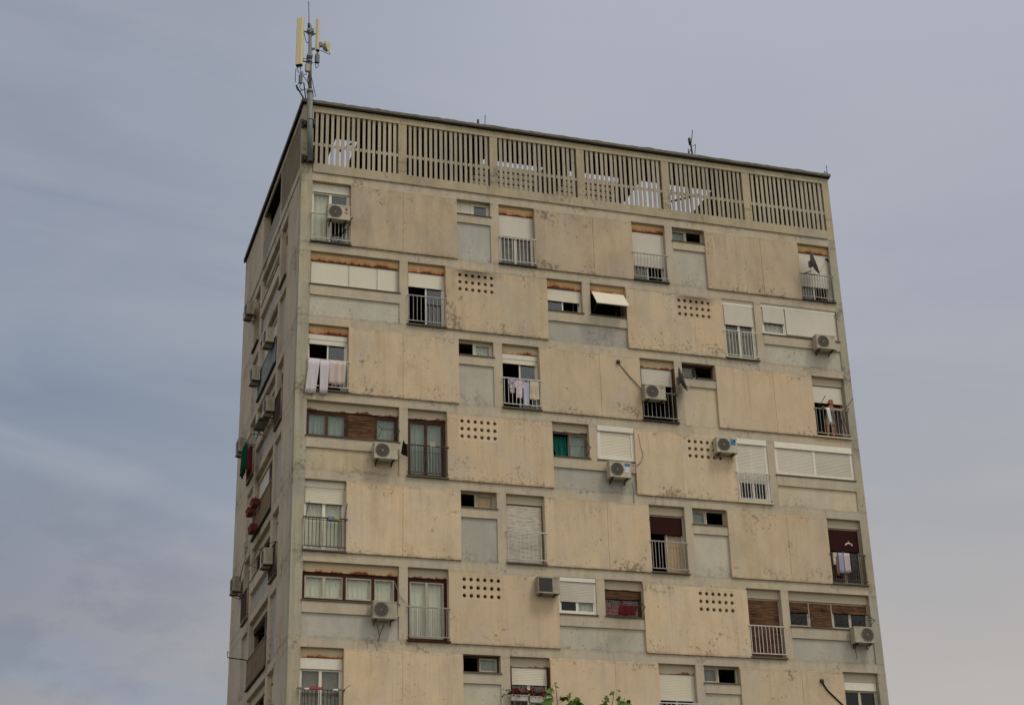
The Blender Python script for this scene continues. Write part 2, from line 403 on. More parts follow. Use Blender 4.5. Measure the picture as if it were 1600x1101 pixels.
def vent_plate(mb, x0, x1, z0, z1, y0, y1, cols, rows, rad):
    """concrete plate pierced by round holes"""
    n = 16; cw = (x1-x0)/cols; ch = (z1-z0)/rows
    for i in range(cols):
        for j in range(rows):
            cx = x0 + (i+.5)*cw; cz = z0 + (j+.5)*ch
            ring = []; sq = []
            for k in range(n):
                a = 2*math.pi*(k+.5)/n; c, s = math.cos(a), math.sin(a)
                ring.append((cx+rad*c, cz+rad*s))
                q = max(abs(c), abs(s)); sq.append((cx + c/q*cw/2, cz + s/q*ch/2))
            P = [(x,y0,z) for x,z in ring] + [(x,y0,z) for x,z in sq] + [(x,y1,z) for x,z in ring]
            F = []
            for k in range(n):
                l = (k+1) % n
                F.append((k, l, n+l, n+k)); F.append((k, 2*n+k, 2*n+l, l))
            # the four cell corners
            mb.add(P, F)
            for sx in (-1, 1):
                for sz in (-1, 1):
                    cor = (cx+sx*cw/2, cz+sz*ch/2)
                    ks = [k for k in range(n) if (math.cos(2*math.pi*(k+.5)/n)*sx > 0) and (math.sin(2*math.pi*(k+.5)/n)*sz > 0)]
                    A = None; B = None
                    for k in ks:
                        x, z = sq[k]
                        if abs(abs(x-cx)-cw/2) < 1e-6: A = (x, z) if A is None or abs(z-cz) > abs(A[1]-cz) else A
                        if abs(abs(z-cz)-ch/2) < 1e-6: B = (x, z) if B is None or abs(x-cx) > abs(B[0]-cx) else B
                    if A and B: mb.add([(A[0],y0,A[1]), (cor[0],y0,cor[1]), (B[0],y0,B[1])], [(0,1,2)])

for r, a, b, vx in panels:
    t = T(r); z0 = t-2.48; z1 = t-0.045 if r % 2 else t-0.10
    p = MB(); y0 = -0.055
    wall_top = MB()
    seam = 3.70 if a < 2 else (a+b)/2 + (0.35 if r % 2 else 0.0)
    if vx is None:
        p.bev(a, seam-0.006, y0, 0.30, z0, z1, 0.012); p.bev(seam+0.006, b, y0, 0.30, z0, z1, 0.012)
        p.box(seam-0.006, seam+0.006, y0+0.015, 0.30, z0, z1)
    else:
        v0, v1 = vx, vx+1.42; h1 = t-0.17; h0 = t-1.0
        p.box(a, v0, y0, 0.30, z0, z1); p.box(v1, b, y0, 0.30, z0, z1)
        p.box(v0, v1, y0, 0.30, z0, h0); p.box(v0, v1, y0, 0.30, h1, z1)
        vp = MB(); vent_plate(vp, v0, v1, h0, h1, y0+0.004, 0.16, 6, 3, 0.066)
        vp.box(v0, v1, 0.16, 0.17, h0, h1) if False else None
    o = p.build('facade_panel', M['panel_top'] if r == 1 else M['panel_soot'] if r == 2 else M['panel'], block)
    if vx is not None: put(vp.build('vent_grille', M['panel_soot'] if r == 2 else M['panel'], None), o)
    if z1 < t-0.05 or True:
        pass
for r, a, b, vx in panels:      # strip of beam above each panel, flush with the beam
    t = T(r); z1 = t-0.045 if r % 2 else t-0.10
    strip = MB(); strip.box(a, b, 0.0, 0.30, z1, t); strip.build('lintel', M['frame'], block)

# --- parapet and attic
par = MB()
par.box(0.40, 20.88, -0.045, 0.30, 0.33, 0.69)            # sill beam
par.box(0.0, 0.385, 0.0, 0.40, 0.33, 3.10)               # corner pier
par.box(20.91, W, 0.0, 0.40, 0.33, 3.10)
par.box(0.385, 20.91, 0.0, 0.30, 2.84, 3.10)             # top beam
piers = [0.385, 3.545, 3.855, 7.045, 7.345, 10.49, 10.80, 13.97, 14.29, 17.39, 17.72, 20.91]
for k in range(1, 10, 2): par.box(piers[k], piers[k+1], 0.012, 0.30, 0.69, 2.84)
par.build('parapet_frame', M['parapet'], block)
for k in range(0, 12, 2):
    a, b = piers[k], piers[k+1]; s = MB(); n = 16
    gap = ((b-a) - n*0.112)/(n+1)
    for i in range(n):
        x = a + gap + i*(0.112+gap); dx = random.uniform(-.011,.011); sw_ = 0.112*random.uniform(0.90,1.06)
        s.box(x+dx, x+sw_+dx, 0.03+random.uniform(0,.006), 0.068, 0.69, 2.84)
    for i in range(n+1):
        x = a + i*(0.112+gap); s.box(x+0.008 if i else a, x+gap-0.008 if i < n else b, 0.036, 0.062, 1.455, 1.575)
    s.build('slat_screen', M['slat'], block)
# side parapet: slats near the corner, an opening, then a solid wall
sp = MB(SIDE)
sp.box(0.40, D, -0.03, 0.28, 0.33, 0.66)
sp.box(0.40, 4.5, 0.0, 0.28, 2.86, 3.10); sp.box(4.5, 8.55, 0.0, 0.06, 2.90, 3.10); sp.box(8.55, D, 0.0, 0.28, 2.86, 3.10)
sp.box(4.42, 4.56, 0.0, 0.28, 0.66, 2.86)
sp.box(8.50, D, 0.0, 0.28, 0.66, 2.86)
sp.build('side_parapet', M['side'], block)
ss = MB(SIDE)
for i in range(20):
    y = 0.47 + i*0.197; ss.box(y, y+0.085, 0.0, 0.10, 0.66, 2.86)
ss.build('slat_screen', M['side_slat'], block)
gp = MB(SIDE); gp.box(4.56, 8.50, 0.02, 0.07, 0.86, 1.50); gp.box(4.56, 8.50, 0.01, 0.09, 1.50, 1.55)
gp.build('balustrade', M['sheet_grey'], block)
jn = MB(SIDE)
for y in (5.3, 7.35): jn.box(y, y+0.12, 0.2, 1.6, 2.05, 2.17)
jn.build('tie_beam', M['parapet'], block)
# attic floor and core walls behind the screens
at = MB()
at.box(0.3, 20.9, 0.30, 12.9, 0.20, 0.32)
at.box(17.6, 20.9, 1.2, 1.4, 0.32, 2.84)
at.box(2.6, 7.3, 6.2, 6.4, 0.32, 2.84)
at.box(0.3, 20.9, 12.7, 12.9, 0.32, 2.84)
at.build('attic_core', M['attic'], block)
# roof slab with light wells behind the screens, and its pergola beams
rf = MB()
holes = [(1.62, 2.50), (7.45, 9.95), (11.0, 13.35), (14.0, 17.15)]
HY0, HY1 = 1.68, 5.2
xs = [-0.03]
for a, b in holes: xs += [a, b]
xs.append(W+0.06)
rf.box(-0.03, W+0.06, -0.09, HY0, 3.10, 3.20)
rf.box(-0.03, W+0.06, HY1, D+0.05, 3.10, 3.20)
for i in range(0, len(xs), 2): rf.box(xs[i], xs[i+1], HY0, HY1, 3.10, 3.20)
rf.box(0.3, 20.9, HY0-0.14, HY0, 2.84, 3.10)              # edge beam of the wells
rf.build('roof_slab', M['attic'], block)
pg = MB()
for a, b in ((7.0, 13.7),):
    for k in range(5): pg.box(a, b, 2.42+0.42*k, 2.54+0.42*k, 2.86, 3.09)
pg.build('pergola_beam', M['parapet'], block)
for pts in ([(14.9,2.0,0.32),(14.9,2.0,4.1)], [(14.35,2.4,0.32),(15.6,2.6,3.3)], [(16.3,2.2,0.32),(16.1,2.2,3.9),(16.8,2.2,3.9)], [(12.6,1.9,2.2),(13.4,2.3,3.3)], [(1.9,2.6,2.9),(2.5,3.0,3.6)], [(15.2,3.0,2.7),(17.0,3.0,3.4)], [(13.0,1.9,0.32),(13.0,1.9,3.6)], [(9.6,1.9,2.4),(9.6,1.9,3.7)]):
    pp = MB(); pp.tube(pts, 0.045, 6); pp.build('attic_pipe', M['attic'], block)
# irregular bitumen edge on the roof
edge = MB()
n = 130; top = []
for i in range(n+1):
    x = -0.06 + (W+0.16)*i/n
    h = 3.285 + random.uniform(-0.012, 0.012) + (0.022 if (i % 13) in (4, 5) and random.random() < .8 else 0)
    top.append((x, h))
P = []; F = []
for x, h in top: P += [(x,-0.10,3.165), (x,-0.115,h-0.02), (x,-0.02,h), (x,0.5,h-0.01), (x,0.5,3.2)]
for i in range(n):
    for q in range(4): F.append((5*i+q, 5*i+5+q, 5*i+6+q, 5*i+1+q))
F.append((0,1,2,3,4)); F.append(tuple(5*n+q for q in range(5)))
edge.add(P, F)
P = []; F = []
for i in range(61):
    y = -0.1 + (D+0.2)*i/60; h = 3.28 + random.uniform(-0.012,0.012)
    P += [(-0.07,y,3.165), (-0.085,y,h-0.02), (0.0,y,h), (0.5,y,h-0.01), (0.5,y,3.2)]
for i in range(60):
    for q in range(4): F.append((5*i+q, 5*i+5+q, 5*i+6+q, 5*i+1+q))
edge.add(P, F)
edge.build('roof_edge', M['bitumen'], block)
lip = MB(); lip.box(-0.04, W+0.07, -0.06, 0.4, 3.10, 3.165) ; 
lip2 = MB(); lip2.box(-0.075, -0.03, -0.06, D+0.06, 3.08, 3.165)
lip.v += []; lip.build('drip_edge', M['sill_dark'], block); lip2.build('drip_edge', M['black'], block)

# --- other walls
ow = MB()
ow.box(W-0.3, W, 0.40, D, GROUND, 3.10)
ow.box(0.3, W-0.3, D-0.3, D, GROUND, 3.10)
ow.build('rear_wall', M['side'], block)
# side wall with its openings
sw = MB(SIDE); DS = 0.28
A0, A1, B0, B1, C0, C1 = 2.65, 3.95, 4.32, 8.28, 8.70, 10.05
sw.box(0.40, D, 0, DS, -0.08, 0.33)
sfields = []
for r in range(1, 8):
    t = T(r)-0.08
    sw.box(0.40, D, 0, DS, t-SH, t-2.50)
    sw.box(0.40, A0, 0, DS, t-2.50, t); sw.box(A1, B0, 0, DS, t-2.50, t)
    sw.box(B1, C0, 0, DS, t-2.50, t); sw.box(C1, D, 0, DS, t-2.50, t)
    if r % 2:
        sw.box(B0, B1, -0.03, DS, t-1.70, t-1.26); sfields.append((B0, B1, t-2.50, t-1.70))
    else:
        for a, b in ((A0,A1), (C0,C1)):
            sw.box(a, b, -0.01, DS, t-0.12, t); sfields.append((a, b, t-2.50, t-0.12))
sw.box(0.40, D, 0, DS, GROUND, T(8)-0.08)
sw.build('side_wall', M['side'], block)
for a, b, z0, z1 in sfields:
    f = MB(SIDE); f.box(a, b, 0.10, DS, z0, z1); f.build('spandrel', M['side_field'], block)

# --- dim rooms behind the openings
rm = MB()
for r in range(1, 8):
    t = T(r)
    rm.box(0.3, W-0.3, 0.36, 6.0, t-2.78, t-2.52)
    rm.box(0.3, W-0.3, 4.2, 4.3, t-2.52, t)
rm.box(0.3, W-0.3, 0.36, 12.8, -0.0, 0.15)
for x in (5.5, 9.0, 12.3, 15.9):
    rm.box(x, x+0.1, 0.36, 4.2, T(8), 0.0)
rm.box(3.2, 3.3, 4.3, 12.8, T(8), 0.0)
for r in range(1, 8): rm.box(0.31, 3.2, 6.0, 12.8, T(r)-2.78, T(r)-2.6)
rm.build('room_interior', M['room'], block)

# ------------------------------------------------------------------ windows
def wavy(F, u0, u1, z0, z1, d, amp=0.03, wl=0.16, name='curtain', mat=None, parent=None, ph=0.0, thick=0.0, u0b=None, u1b=None):
    """a hanging sheet with vertical folds"""
    n = max(6, int((u1-u0)/0.02)); mz = 6
    m = MB(F); P = []; Fc = []
    for j in range(mz+1):
        s = j/mz
        a = u0 + ((u0b if u0b is not None else u0)-u0)*s; b = u1 + ((u1b if u1b is not None else u1)-u1)*s
        for i in range(n+1):
            q = i/n; u = a + (b-a)*q
            w = math.sin((u+ph)*2*math.pi/wl + 0.6*math.sin(q*7+ph*3)) * amp * (0.45+0.55*s) + 0.3*amp*math.sin(q*19+s*3)
            P.append((u, d + w, z1 + (z0-z1)*s + (0.015*math.sin(q*9+ph) if j == mz else 0)))
    for j in range(mz):
        for i in range(n):
            k = j*(n+1)+i; Fc.append((k, k+1, k+n+2, k+n+1))
    m.add(P, Fc, True)
    if thick:
        o = len(P)
        m.add([(u, d_+thick, z) for u, d_, z in P], [f[::-1] for f in Fc], True)
        bd = [i for i in range(n+1)] + [(n+1)*(j+1)+n for j in range(mz)] + [(n+1)*mz + n-1-i for i in range(n)] + [(n+1)*(mz-1-j) for j in range(mz-1)]
        for a, b in zip(bd, bd[1:]+bd[:1]): m.f.append([a, b, o+b, o+a]); m.mi.append(0)
    return m.build(name, mat, parent)

def shutter(F, u0, u1, z0, z1, d, mat, parent, pitch=0.05, kind='slat', tilt=0.0, name='roller_shutter'):
    m = MB(F); n = max(2, int(round((z1-z0)/pitch))); h = (z1-z0)/n
    g = 0.10 if kind == 'smooth' else 0.2
    dep = 0.002 if kind == 'smooth' else 0.009
    prof = []
    for i in range(n):
        zt = z1 - i*h
        prof += [(0.0+dep, zt), (0.0, zt-h*g), (0.0, zt-h*(1-g)), (dep, zt-h+0.0005)]
    P = []
    for dd, z in prof:
        jit = 0.0 if kind != 'wood' else random.uniform(-.004,.004)
        off = tilt*(z1-z)
        P += [(u0, d+dd-off+jit, z), (u1, d+dd-off-jit, z)]
    Fc = [(2*i, 2*i+1, 2*i+3, 2*i+2) for i in range(len(prof)-1)]
    m.add(P, Fc)
    k = len(P)
    m.box(u0, u1, d-0.006-tilt*(z1-z0), d+0.03-tilt*(z1-z0), z0-0.035, z0-0.0005)      # bottom rail
    o = len(m.v); P2 = [(a, b+0.02, c) for a, b, c in P]
    m.add(P2, [f[::-1] for f in Fc])
    return m.build(name, mat, parent)

def railing(F, u0, u1, zb, h, mat, parent, n=11, d=-0.075, r=0.012, low=0.09, mid=None):
    m = MB(F)
    m.box(u0-0.04, u1+0.04, d-0.022, d+0.022, zb+h-0.035, zb+h)
    m.box(u0-0.0, u1+0.0, d-0.014, d+0.014, zb+low, zb+low+0.028)
    for i in range(n):
        u = u0 + 0.03 + (u1-u0-0.06)*i/(n-1); u += random.uniform(-.006,.006)
        m.tube([(u,d,zb+low+0.01), (u,d,zb+h-0.03)], r, 5)
    for u in (u0-0.02, u1+0.02):
        for z in (zb+h-0.02, zb+low+0.01): m.tube([(u,d,z), (u,0.05,z)], 0.012, 5)
    if mid: m.box(u0, u1, d-0.012, d+0.012, zb+mid, zb+mid+0.022)
    return m.build('railing', mat, parent)

def window(F, kind, u0, u1, t, zb, fr='white', hdr='header', secs=None, rail=None, railn=11, sill='sill', hh=0.31, fw=0.055, box=None, label=None, railh=1.09, jamb=None, railr=0.012, leaf=None, off=0.12):
    """one window: the frame is the part, everything else its sub-parts.
    secs: list of (f0, f1, panes, shutter share, shutter material, shutter kind); panes: letters left to right"""
    F0 = F
    F = lambda u, d, z: F0(u, d + off if d > 0.004 else d, z)     # everything of the window sits deeper in the wall
    m = MB(F); fm = M[fr]; lf = leaf or fr
    zt = t - (hh if hdr else 0.0)
    d0, d1 = 0.085, 0.16
    # outer frame
    m.box(u0, u0+fw, d0, d1, zb, zt); m.box(u1-fw, u1, d0, d1, zb, zt)
    m.box(u0+fw, u1-fw, d0, d1, zt-fw, zt); m.box(u0+fw, u1-fw, d0, d1, zb, zb+fw)
    a, b = u0+fw, u1-fw; L = b-a; top = zt-fw; bot = zb+fw
    for s in secs[1:]:
        x = a + L*s[0]; hw = 0.03 if fw < 0.09 else 0.05; m.box(x-hw, x+hw, d0-0.004, d1, bot, top)
    w = m.build(kind, fm, block)
    if label: w['label'] = label
    if hdr:
        h = MB(F); h.box(u0, u1, 0.030, 0.28, zt, t); h.build('shutter_box', M[hdr], w)
    elif True:
        pass
    if jamb:
        j = MB(F); j.box(u0+0.002, u0+0.045, 0.0, d0, zb, zt); j.box(u1-0.06, u1-0.002, 0.0, d0, zb, zt); j.build('jamb', M[jamb], w)
    if box:
        bx = MB(F); bx.bev(u0+0.01, u1-0.01, 0.04, d0-0.003, zt-box, zt-0.004, 0.01); bx.build('roller_box', M['white'], w)
        top -= max(0, box-fw)
    if sill:
        s = MB(F0); pj = 0.085 if zt-zb > 1.5 else 0.045; th = 0.055 if zt-zb > 1.5 else 0.04
        s.box(u0-0.04, u1+0.04, -pj, -0.016, zb-th, zb-0.004); s.box(u0+0.001, u1-0.001, -0.016, d0+off-0.005, zb-th, zb-0.004); s.build('sill', M[sill], w)
    for s in secs:
        f0, f1, panes, sh, sm, sk = (list(s) + [0, None, 'slat'])[:6] if len(s) < 6 else s
        x0 = a + L*f0 + (0.03 if f0 > 0 else 0); x1 = a + L*f1 - (0.03 if f1 < 1 else 0)
        zs = top - (top-bot)*sh
        if sh and sm: shutter(F if off > 0.02 else (lambda u, d, z: F0(u, d - 0.01, z)), x0+0.004, x1-0.004, zs+0.03 if sh < 0.99 else zs+0.04, top, 0.055, M[sm], w, 0.055 if sk != 'wood' else 0.06, sk)
        if sh >= 0.99: continue
        n = len(panes); pw = (x1-x0)/n
        for i, p in enumerate(panes):
            p0 = x0 + i*pw; p1 = p0 + pw; e = 0.048
            if p in 'k': 
                # leaf swung open into the room
                q = MB(F); sg = 1 if i else -1
                pu = p1-0.02 if i else p0+0.02
                q.box(pu-0.02, pu+0.02, 0.17, 0.17+pw*0.85, bot+0.02, bot+0.075); q.box(pu-0.02, pu+0.02, 0.17, 0.17+pw*0.85, top-0.075, top-0.02)
                q.box(pu-0.02, pu+0.02, 0.17, 0.22, bot+0.075, top-0.075); q.box(pu-0.02, pu+0.02, 0.12+pw*0.85, 0.17+pw*0.85, bot+0.075, top-0.075)
                q.build('open_sash', M[lf], w)
                continue
            if p in 't':
                wavy(F, p0+0.05, p1-0.02, bot, top-0.02, 0.30, 0.035, 0.2, 'curtain', M['cur_teal'], w, u0b=p0+0.22); continue
            if p == 'o':
                q = MB(F); q.box(p0+0.005, p1-0.005, 0.10, 0.14, bot, top); q.build('panel', M['white'], w); continue
            q = MB(F); y0, y1 = 0.10, 0.15
            q.box(p0, p0+e, y0, y1, bot, top); q.box(p1-e, p1, y0, y1, bot, top)
            q.box(p0+e, p1-e, y0, y1, top-e, top); q.box(p0+e, p1-e, y0, y1, bot, bot+e)
            sash = q.build('sash', M[lf], w)
            g = MB(F); g.box(p0+e, p1-e, 0.124, 0.130, bot+e, top-e)
            g.build('pane', M[{'g':'glass_sky','d':'glass_dark'}.get(p, 'glass')], w)
            cm = {'c':'cur_white','w':'cur_white','b':'cur_blue','r':'cur_red','y':'cur_beige','n':'cur_grey'}.get(p)
            if cm:
                zz0 = bot+0.02
                wavy(F, p0+0.01, p1-0.01, zz0, top, 0.24, 0.022, 0.13 + 0.05*random.random(), 'curtain', M[cm], w, ph=random.random())
    if rail: railing(F0, u0, u1, zb, railh, M[rail], w, railn, r=railr)
    return w

def door(col, row, **k):
    u0, u1 = {'d1':(0.40,1.79),'d2':(3.89,5.27),'d3':(7.33,8.70),'d4':(12.56,13.93),'d5':(16.06,17.39),'d6':(19.50,20.88)}[col]
    return window(FRONT, 'french_window', u0, u1, T(row), T(row)-2.42, **k)
def small(col, row, **k):
    u0, u1 = {'s1':(5.72,7.01),'s2':(14.23,15.55)}[col]
    k.setdefault('hdr', None)
    return window(FRONT, 'bathroom_window', u0, u1, T(row), T(row)-0.58, sill=k.pop('sill','sill'), **k)
def wide(col, row, **k):
    u0, u1 = {'w1':(0.40,3.59),'w2':(17.68,20.88),'m1':(9.09,10.47),'m2':(10.77,12.17)}[col]
    return window(FRONT, 'wide_window' if col[0] == 'w' else 'kitchen_window', u0, u1, T(row), T(row)-1.27, **k)

# row 1
door('d1',1, hdr=None, box=0.36, secs=[(0,1,'cg')], rail='rail_white', sill='sill_dark', label='white french window under a two piece roller box')
small('s1',1, fr='white', secs=[(0,.5,'o'),(.5,1,'g')], label='small window, left half covered by a white board')
door('d3',1, secs=[(0,1,'nn',.45,'grey_shut','smooth')], rail='rail_white', railn=10, sill='sill_dark', railr=0.016)
door('d4',1, secs=[(0,1,'nk',.70,'grey_shut','smooth')], rail='rail_grey', railn=11, sill='sill_dark')
small('s2',1, fr='cream_wood', secs=[(0,.48,'b'),(.48,1,'k')])
door('d6',1, secs=[(0,1,'nk',.70,'grey_shut','smooth')], rail='rail_grey', railn=13, sill='sill_dark')
# row 2
wide('w1',2, secs=[(0,.43,'g',1,'white_shut','smooth'),(.43,.76,'g',1,'white_shut','smooth'),(.76,1,'g',1,'white_shut','smooth')], label='wide window, all three white shutters down')
door('d2',2, secs=[(0,1,'kg',.26,'white_shut','smooth')], rail='rail_grey', railn=10)
wide('m1',2, secs=[(0,1,'gk',.52,'white_shut','smooth')])
aw = wide('m2',2, fr='wood_grey', secs=[(0,1,'kk')], label='window under a white shutter propped out as an awning')
shutter(FRONT, 10.84, 12.10, T(2)-0.98, T(2)-0.33, 0.02, M['white_shut'], aw, 0.055, 'smooth', tilt=0.75)
am = MB(); 
for u in (10.9, 12.05): am.tube([(u,0.06,T(2)-1.15),(u,-0.46,T(2)-0.97)], 0.012, 5)
am.build('stay_arm', M['dark_metal'], aw)
door('d5',2, hdr='header_plain', hh=0.10, box=0.14, fw=0.075, off=0.0, secs=[(0,1,'nn',.38,'grey_shut','smooth')], rail='rail_white', railn=11)
wide('w2',2, hdr=None, box=0.14, fw=0.075, off=0.0, secs=[(0,.30,'c',.60,'grey_shut','smooth'),(.30,1,'g',1,'grey_shut','smooth')], label='wide window, narrow left part half open')
# row 3
door('d1',3, secs=[(0,1,'kg',.09,'white_shut','smooth')], rail='rail_white', box=0.20, sill='sill')
small('s1',3, secs=[(0,.48,'k'),(.48,1,'c')])
door('d3',3, hdr='header_pale', secs=[(0,1,'kg',.09,'white_shut','smooth')], rail='rail_white', railn=10, box=0.20)
door('d4',3, hdr='header_pale', fr='white', leaf='wood', jamb='wood', secs=[(0,1,'kk',.30,'grey_shut','slat')], rail='rail_grey', railn=9, sill='sill_dark')
small('s2',3, fr='wood', secs=[(0,.45,'n'),(.45,1,'k')])
door('d6',3, hdr='header_plain', fr='cream_wood', secs=[(0,1,'kk',.32,'grey_shut','smooth')], rail='rail_grey', railn=10, railr=0.009, sill='sill_cream')
# row 4
wide('w1',4, fr='wood', fw=0.075, hdr='header_line', secs=[(0,.44,'bb'),(.44,.76,'b',1,'wood_slat','wood'),(.76,1,'b')], label='wide brown window, middle third shuttered with brown slats')
door('d2',4, fr='wood', fw=0.09, hdr='header_line', secs=[(0,1,'bb')], rail='rail_dark', railn=14)
wide('m1',4, fr='wood_grey', hdr='header_line', secs=[(0,1,'tb')], label='weathered window with a teal curtain')
wide('m2',4, hdr=None, box=0.20, fw=0.13, off=-0.06, secs=[(0,1,'g',1,'white_shut','slat')])
door('d5',4, hdr=None, box=0.22, fw=0.11, off=-0.05, secs=[(0,1,'dd',.70,'grey_shut','slat')], rail='rail_white', railn=12, sill='sill_cream', railr=0.016)
wide('w2',4, hdr=None, box=0.24, fw=0.11, off=-0.05, secs=[(0,.5,'g',1,'grey_shut','slat'),(.5,1,'g',1,'grey_shut','slat')])
# row 5
door('d1',5, hdr=None, box=0.24, secs=[(0,1,'cc',.25,'white_shut','slat')], rail='rail_dark', railn=12, sill='sill', label='white french window, shutter a quarter down')
small('s1',5, fr='cream_wood', secs=[(0,.45,'k'),(.45,1,'y')])
door('d3',5, fr='wood_grey', hdr='header_plain', secs=[(0,1,'g',1,'old_shut','slat')], rail='rail_white', railn=10, railr=0.010)
door('d4',5, fr='cream_wood', leaf='cream_wood', hdr='header_plain', secs=[(0,1,'ky',.32,'maroon','smooth')], rail='rail_grey', railn=12)
small('s2',5, fr='cream_wood', secs=[(0,.45,'b'),(.45,1,'k')])
door('d6',5, fr='cream_wood', hdr='header_plain', secs=[(0,1,'dd',.40,'maroon','smooth')], rail='rail_dark', railn=14)
# row 6
wide('w1',6, fr='wood_red', fw=0.11, leaf='cream_wood', hdr='header_pale', secs=[(0,.44,'ww'),(.44,.76,'w'),(.76,1,'w')])
door('d2',6, fr='wood_red', fw=0.11, leaf='cream_wood', hdr='header_line', secs=[(0,1,'ww')], rail='rail_grey', railn=18, sill='wood_red', railr=0.009)
wide('m1',6, hdr=None, box=0.16, fw=0.075, off=-0.03, secs=[(0,1,'dc',.66,'grey_shut','slat')])
wide('m2',6, fr='wood', hdr='header_line', secs=[(0,1,'rr',.30,'wood_slat','wood')], label='window with red curtains behind')
door('d5',6, fr='cream_wood', hdr='header_plain', secs=[(0,1,'g',1,'wood_slat','wood')], rail='rail_white', railn=10, railr=0.014)
wide('w2',6, fr='cream_wood', hdr='header_plain', secs=[(0,.26,'d',.42,'wood_slat','wood'),(.26,.55,'d',1,'wood_slat','wood'),(.55,1,'dd',.36,'wood_slat','wood')])
# row 7
door('d1',7, hdr='header_pale', box=0.36, secs=[(0,1,'nn')], rail='rail_dark', railn=12)
small('s1',7, fr='wood', fw=0.07, leaf='cream_wood', secs=[(0,.45,'k'),(.45,1,'b')])
door('d3',7, hdr='header_line', jamb='wood_red', secs=[(0,1,'nn',.26,'white_shut','slat')], rail='rail_dark', railn=12)
door('d4',7, hdr='header_line', secs=[(0,1,'kd',.42,'white_shut','slat')], rail='rail_white', railn=9, railr=0.016)
small('s2',7, fr='cream_wood', secs=[(0,.45,'n'),(.45,1,'k')])
door('d6',7, fr='cream_wood', hdr='header_plain', box=0.30, secs=[(0,1,'dd')], rail='rail_dark', railn=12)

# side windows and loggias
def swin(kind, u0, u1, row, h, **k):
    t = T(row)-0.08
    return window(SIDE, kind, u0, u1, t, t-h, **k)
swin('side_window', A0, A1, 1, 2.42, fr='cream_wood', hdr='header_plain', secs=[(0,1,'nd',.12,'maroon','smooth')])
swin('side_window', A0, A1, 3, 2.42, fr='wood', hdr='header_plain', secs=[(0,1,'gk',.10,'wood_slat','wood')], rail='rail_dark')
swin('side_window', A0, A1, 5, 2.42, fr='cream_wood', hdr='header_plain', secs=[(0,1,'gk',.32,'grey_shut','smooth')], rail='rail_dark')
swin('side_window', A0, A1, 7, 2.42, fr='wood', hdr='header_plain', secs=[(0,1,'gg',.30,'grey_shut','smooth')])
swin('side_window', C0, C1, 1, 2.42, fr='wood', hdr='header_plain', secs=[(0,1,'kk')], sill='sill_dark')
swin('side_window', C0, C1, 3, 2.42, fr='wood', hdr='header_plain', secs=[(0,1,'kg')], rail='rail_dark')
swin('side_window', C0, C1, 5, 2.42, fr='wood', hdr='header_plain', secs=[(0,1,'g',1,'wood_slat','wood')], rail='rail_dark')
swin('side_window', C0, C1, 7, 2.42, fr='wood', hdr='header_plain', secs=[(0,1,'gg')])
swin('side_wide_window', B0, B1, 1, 1.21, fr='white', hdr='header_plain', secs=[(0,.3,'gk'),(.3,.62,'kk'),(.62,1,'kk')], sill='sill_dark')
swin('side_wide_window', B0, B1, 3, 1.21, fr='wood', hdr='header_plain', secs=[(0,.3,'gg',.4,'grey_shut','smooth'),(.3,.62,'kk'),(.62,1,'gg')], sill='sill_dark')
swin('side_wide_window', B0, B1, 5, 1.21, fr='wood', hdr='header_plain', secs=[(0,.3,'kk'),(.3,.62,'kk',.1,'wood_slat','wood'),(.62,1,'gg')], sill='sill_dark')
swin('side_wide_window', B0, B1, 7, 1.21, fr='wood', hdr='header_plain', secs=[(0,.3,'gg',.5,'grey_shut','smooth'),(.3,.62,'kk'),(.62,1,'gk')], sill='sill_dark')
for row, sheet, secs in ((2,'sheet_blue',[(0,.45,'gg',.3,'grey_shut','smooth'),(.45,1,'gg',.4,'grey_shut','smooth')]),
                   (4,'sheet_brown',[(0,.42,'kk'),(.42,1,'gg',.55,'grey_shut','smooth')]),
                   (6,'sheet_brown',[(0,.42,'gg'),(.42,1,'kk',.08,'maroon','smooth')])):
    lo = swin('loggia', B0, B1, row, 2.42, fr='wood_grey', hdr='header_plain', hh=0.22, secs=secs, sill='sill_dark')
    t = T(row)-0.08
    pm = MB(SIDE); pm.box(B0-0.02, B1+0.02, -0.06, -0.02, t-1.42, t-1.36)
    k = 0; u = B0
    P = []; Fc = []
    while u < B1:
        o = 0.0 if k % 2 else 0.018
        P += [(u, -0.045+o, t-2.36), (u, -0.045+o, t-1.42), (u+0.07, -0.045+o, t-2.36), (u+0.07, -0.045+o, t-1.42)]; u += 0.08; k += 1
    nn = len(P)//2
    Fc = [(2*i, 2*i+2, 2*i+3, 2*i+1) for i in range(nn-1)]
    pm.add(P, Fc); pm.add([(a, b+0.012, c) for a, b, c in P], [f[::-1] for f in Fc])
    pm.build('balcony_parapet', M[sheet], lo)

# ------------------------------------------------------------------ things on the facade
AC_GROUP = 'air conditioner units on the walls'
def text_mesh(s, size, name, mat, parent, loc):
    cu = bpy.data.curves.new(name, 'FONT'); cu.body = s; cu.size = size; cu.extrude = 0.002
    t = bpy.data.objects.new(name, cu); COL.objects.link(t)
    bpy.context.view_layer.update()
    me = bpy.data.meshes.new_from_object(t.evaluated_get(bpy.context.evaluated_depsgraph_get()))
    bpy.data.objects.remove(t)
    me.transform(Matrix.Translation(Vector(loc)) @ Matrix.Rotation(R(90), 4, 'X'))
    me.materials.clear(); me.materials.append(mat)
    o = bpy.data.objects.new(name, me); COL.objects.link(o); put(o, parent); return o

